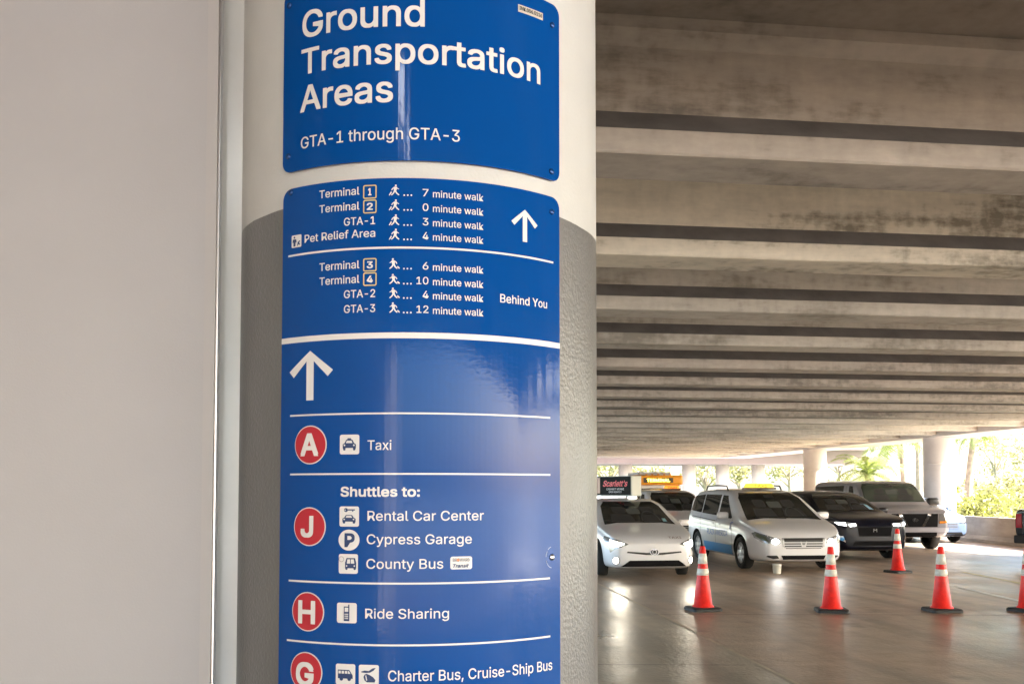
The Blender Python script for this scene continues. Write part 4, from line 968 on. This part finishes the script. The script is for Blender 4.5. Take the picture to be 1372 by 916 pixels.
# --- shuttle bus behind with orange cap ----------------------------------
L = 6.0
V = place('shuttle_bus', 'white shuttle bus with an orange roof cap and amber destination display', 882, 700, 6.0, Z=40.0)
WB = mat('bus_white', (.74, .70, .70), .35, coat=.5)
link('body', bxm(-6, 0, -1.02, 1.02, .35, 1.86, bev=.12), WB, V, smooth=False)
oc = link('roof_cap', bxm(-6, .06, -1.05, 1.05, 1.862, 2.26, bev=.09), mat('bus_orange', (.80, .32, .02), .35), V)
link('cap_side', bxm(-5.6, -.3, -1.058, -1.0505, 1.93, 2.18), mat('bus_orange_pale', (.78, .52, .28), .4), oc)
dd_ = link('destination_display', bxm(.061, .075, -.62, .62, 1.95, 2.15, bev=.004), mat('display_black', (.05, .04, .02), .3), V)
bm = text_bm('TERMINAL', -.48, .48, 1.99, .12, .04)
for v in bm.verts: v.co = Vector((.078 + v.co.z, v.co.x, v.co.y))
link('lettering', bm, mat('amber_led', (.8, .5, .05), .4, emit=(1, .62, .05), estr=2.2), dd_)
link('roof_unit', bxm(-2.6, -.5, -.7, .7, 2.262, 2.40, bev=.06), mat('roof_unit_grey', (.55, .55, .55), .5), V)
for k in range(5): link('marker_lamp', bxm(.02, .07, -.5 + k * .25 - .04, -.5 + k * .25 + .04, 2.262, 2.31, bev=.01), AMBER, V)
link('windscreen', bxm(.001, .012, -.92, .92, 1.05, 1.72), GLASS, V)
for s_ in (-1, 1):
    for k in range(4):
        y = s_ * 1.0255; link('side_window', bxm(-1.6 - k * 1.15, -.6 - k * 1.15, min(y, y - s_ * .006), max(y, y - s_ * .006), 1.08, 1.66), GLASS, V)
    link('headlight', bxm(.001, .02, s_ * .72 - .14, s_ * .72 + .14, .66, .84, bev=.005), LENS, V)
    wheel(V, -1.0, s_ * 1.04, .38, .24); wheel(V, -4.6, s_ * 1.04, .38, .24)
link('front_bumper', bxm(.001, .10, -1.0, 1.0, .36, .56, bev=.03), BLACKP, V)

# ------------------------------------------------------------------ traffic cones
ORC = mat('cone_orange', (0.78, 0.020, 0.013), 0.42, var=.20, vscale=13, spec=.4)
COLL = mat('cone_collar', (0.72, 0.70, 0.62), 0.4, var=.18, vscale=18)
RUB = mat('cone_base_rubber', (0.02, 0.02, 0.021), 0.6)
H = .86
def rad(t): return .130 + (.036 - .130) * t
def cone_proto():
    t = thing('traffic_cone', '', 'traffic cone')
    bm = bmesh.new()
    pts = rrect(-.205, .205, -.205, .205, .05, 4)
    secs = [[bm.verts.new((a * k, b * k, z)) for a, b in pts] for z, k in ((0, 1), (.028, 1), (.045, .94), (.05, .75))]
    for a, b in zip(secs, secs[1:]):
        for i in range(len(a)): bm.faces.new((a[i], a[(i + 1) % len(a)], b[(i + 1) % len(a)], b[i]))
    bm.faces.new(secs[0][::-1]); bm.faces.new(secs[-1]); bmesh.ops.recalc_face_normals(bm, faces=bm.faces)
    link('base', bm, RUB, t)
    bm = bmesh.new(); lathe(bm, [(.150, .049), (.140, .062), (rad(.06), .075), (rad(.5), H * .5), (rad(.985), H * .985), (.030, H), (.020, H - .004), (.018, H - .06)], 40)
    link('body', bm, ORC, t, smooth=True)
    for a, b in ((.550, .650), (.728, .886)):
        bm = bmesh.new(); lathe(bm, [(rad(a), H * a - .001), (rad(a) + .004, H * a), (rad(b) + .004, H * b), (rad(b), H * b + .001)], 40, cap=False)
        link('reflective_collar', bm, COLL, t, smooth=True)
    return t
proto = cone_proto()
cones = [(942, 822, 'orange cone in front of the white hatchback, leftmost of the cones', 12), (1114, 824, 'orange cone standing in front of the blue striped minivan', -8), (1203, 771.5, 'orange cone farthest from the viewer, in front of the dark crossover', 20),
         (1262, 823.5, 'orange cone alone on open floor below the boxy van', 3), (1378, 823.5, 'orange cone cut off by the right edge of the picture', 30)]
for i, (px, py, lab, rz) in enumerate(cones):
    p = ground(px, py - 5)
    if i == 0: o = proto
    else:
        o = proto.copy(); COL.objects.link(o)
        for ch in list(proto.children):
            c = ch.copy(); COL.objects.link(c); c.parent = o
    o.location = (p.x, p.y, .001); o.rotation_euler = (0, 0, R(rz) - YAW); tag(o, lab, 'traffic cone', 'orange traffic cones in a row')
# small white tub on the floor
p = ground(1041, 768); bm = bmesh.new(); lathe(bm, [(.068, 0), (.075, .01), (.082, .16), (.088, .162), (.088, .18), (.08, .186)], 28)
tag(link('plastic_tub', bm, mat('tub_white', (.78, .77, .70), .4), smooth=True, loc=(p.x, p.y, .001)), 'small white plastic tub standing on the floor before the minivan', 'tub')

# ------------------------------------------------------------------ vegetation
def leaf_mat(name, c):
    m = mat(name, c, .55, var=.45, vscale=1.1, spec=.3); t = m.node_tree; b = t.nodes['Principled BSDF']
    try: b.inputs['Transmission Weight'].default_value = 0
    except Exception: pass
    tr = t.nodes.new('ShaderNodeBsdfTranslucent'); tr.inputs[0].default_value = (c[0] * 1.6, c[1] * 1.7, c[2] * .8, 1)
    mx = t.nodes.new('ShaderNodeMixShader'); mx.inputs[0].default_value = .35
    out = t.nodes['Material Output']; t.links.new(b.outputs[0], mx.inputs[1]); t.links.new(tr.outputs[0], mx.inputs[2]); t.links.new(mx.outputs[0], out.inputs[0])
    return m
LF = [leaf_mat('palm_leaf', (.17, .195, .08)), leaf_mat('shrub_leaf', (.19, .19, .08)), leaf_mat('tree_leaf', (.19, .17, .10))]
BARK = mat('bark', (.26, .20, .15), .9, var=.3, vscale=6, bump=.5, bscale=30)
def palm(x, y, h, fl, lab, n=22, lean=.3):
    t = thing('palm_tree', lab, 'palm tree', (x, y, 0), 0, 'palm trees beyond the open side')
    bm = bmesh.new(); a = random.uniform(0, 6)
    pts = [(lean * math.cos(a) * (k / 7) ** 2, lean * math.sin(a) * (k / 7) ** 2, h * k / 7) for k in range(8)]
    tube(bm, pts, [.20 - .09 * k / 7 + (.06 if k == 0 else 0) for k in range(8)], 10); link('trunk', bm, BARK, t, smooth=True)
    bm = bmesh.new(); top = Vector(pts[-1])
    for k in range(n):
        az = 2.4 * k + random.uniform(-.3, .3); el = R(random.uniform(-15, 75)); d = Vector((math.cos(az), math.sin(az), 0)); L_ = fl * random.uniform(.8, 1.1)
        prev = top.copy(); N = 16
        for i in range(N):
            f = i / N; ee = el - R(105) * f ** 1.3
            nx = prev + (d * math.cos(ee) + Vector((0, 0, 1)) * math.sin(ee)) * (L_ / N)
            side = d.cross(Vector((0, 0, 1))); ll = .62 * fl / 2.2 * math.sin(math.pi * min(1, f * .9 + .12)) ** .7
            for sg in (-1, 1):
                for q in (0, .5):
                    b0_ = prev.lerp(nx, q); tip = b0_ + side * sg * ll * random.uniform(.8, 1.1) + (nx - prev).normalized() * ll * .45 + Vector((0, 0, -ll * random.uniform(.15, .5)))
                    w_ = (nx - prev) * .26
                    bm.faces.new([bm.verts.new(b0_ - w_ * .5), bm.verts.new(b0_ + w_), bm.verts.new(tip)])
            u = side * .012; bm.faces.new([bm.verts.new(prev - u), bm.verts.new(prev + u), bm.verts.new(nx + u), bm.verts.new(nx - u)])
            prev = nx
    link('crown', bm, LF[0], t)
def leafcloud(bm, clumps, n, size):
    for _ in range(n):
        c, r = random.choice(clumps)
        v = Vector((random.gauss(0, 1), random.gauss(0, 1), random.gauss(0, 1))).normalized() * r * random.uniform(.55, 1.05) ** .6
        p = Vector(c) + v; a = Vector((random.gauss(0, 1), random.gauss(0, 1), random.gauss(0, .6))).normalized(); b = a.orthogonal().normalized(); s = size * random.uniform(.6, 1.3)
        b = (b * math.cos(random.random() * 6) + a.cross(b) * math.sin(random.random() * 6)).normalized()
        bm.faces.new([bm.verts.new(p - a * s), bm.verts.new(p + b * s * .45), bm.verts.new(p + a * s), bm.verts.new(p - b * s * .45)])
def shrub(x, y, h, w, lab, m=1):
    t = thing('flowering_shrub', lab, 'shrub', (x, y, 0), 0, 'shrubs behind the low wall')
    bm = bmesh.new(); cl = []
    for k in range(6):
        a = random.uniform(0, 6.3); q = Vector((math.cos(a) * w * .3, math.sin(a) * w * .3, h * random.uniform(.45, .8))); tube(bm, [(0, 0, 0), q * .5, q], [.03, .022, .008], 5); cl.append((q, w * random.uniform(.25, .42)))
    cl += [(Vector((random.uniform(-.4, .4) * w, random.uniform(-.3, .3) * w, h * random.uniform(.2, .6))), w * .3) for _ in range(5)]
    link('stem', bm, BARK, t); bm = bmesh.new(); leafcloud(bm, cl, 1100, .10); link('foliage', bm, LF[m], t)
def tree(x, y, h, w, lab, n=900):
    t = thing('broadleaf_tree', lab, 'tree', (x, y, 0), 0, 'trees in the far background')
    bm = bmesh.new(); cl = []
    tube(bm, [(0, 0, 0), (.05, 0, h * .25), (.0, .05, h * .5)], [.24, .17, .12], 8)
    for k in range(8):
        a = 6.28 * k / 8 + random.uniform(-.4, .4); q = Vector((math.cos(a) * w * random.uniform(.25, .5), math.sin(a) * w * random.uniform(.25, .5), h * random.uniform(.5, .95)))
        s0 = Vector((0, 0, h * random.uniform(.28, .48))); tube(bm, [s0, s0.lerp(q, .5) + Vector((0, 0, .15)), q], [.09, .055, .02], 6); cl.append((q, w * random.uniform(.16, .28)))
        cl.append((s0.lerp(q, .65), w * .15))
    link('trunk', bm, BARK, t); bm = bmesh.new(); leafcloud(bm, cl, n, .17); link('crown', bm, LF[2], t)
def gp(px, Z): return at(px, 660, Z)
for px, Z, h, fl, lab in ((1214, 44, 3.9, 2.3, 'tall green palm just left of the thick pier column'), (1167, 40, 2.3, 1.9, 'short wide palm behind the boxy van roof'), (1296, 41, 4.0, 1.8, 'palm standing right beside the thick pier column'), (1232, 52, 5.2, 2.2, 'slim palm far behind, close to the thick pier column')):
    q = gp(px, Z); palm(q.x, q.y, h, fl, lab)
for k, (px, Z, h, w, m, lab) in enumerate(((1292, 34, 1.5, 1.7, 1, 'leafy green shrub next to the foot of the thick pier column'), (1318, 33, 1.6, 1.8, 1, 'low leafy shrub behind the middle of the low wall'), (1345, 34, 1.7, 1.9, 1, 'leafy shrub behind the low wall near the pickup'), (1364, 38, 2.6, 2.4, 2, 'taller olive bush above the low wall at the right edge'),
                                (1392, 36, 2.5, 2.2, 2, 'olive bush beyond the right edge of the picture'), (1330, 42, 2.4, 2.2, 2, 'dull yellow green bush set back behind the low shrubs'), (1130, 56, 2.6, 2.6, 2, 'yellowish bush in front of the far viaduct'), (1186, 50, 2.0, 1.8, 1, 'green bush behind the boxy van windscreen'))):
    q = gp(px, Z); shrub(q.x, q.y, h, w, lab, m)
for px, Z, h, w, lab in ((815, 84, 5.5, 4.5, 'pale leafy tree seen under the far viaduct above the hatchback'), (868, 90, 6, 5, 'pale leafy tree behind the orange capped shuttle bus'), (945, 86, 5.6, 4.4, 'leafy tree between two columns of the far viaduct'), (992, 80, 5.4, 4.2, 'yellow green tree behind the far viaduct above the minivan'), (1058, 88, 6.5, 5, 'leafy tree just left of the pier column by the boxy van'), (1125, 95, 8.5, 6, 'tall thin leaved tree right of the far viaduct end'), (1335, 90, 8.5, 5, 'tall pale tree beyond the shrubs at the right'), (1390, 75, 7, 5, 'tree at the right edge above the olive bush')):
    q = gp(px, Z); tree(q.x, q.y, h, w, lab)
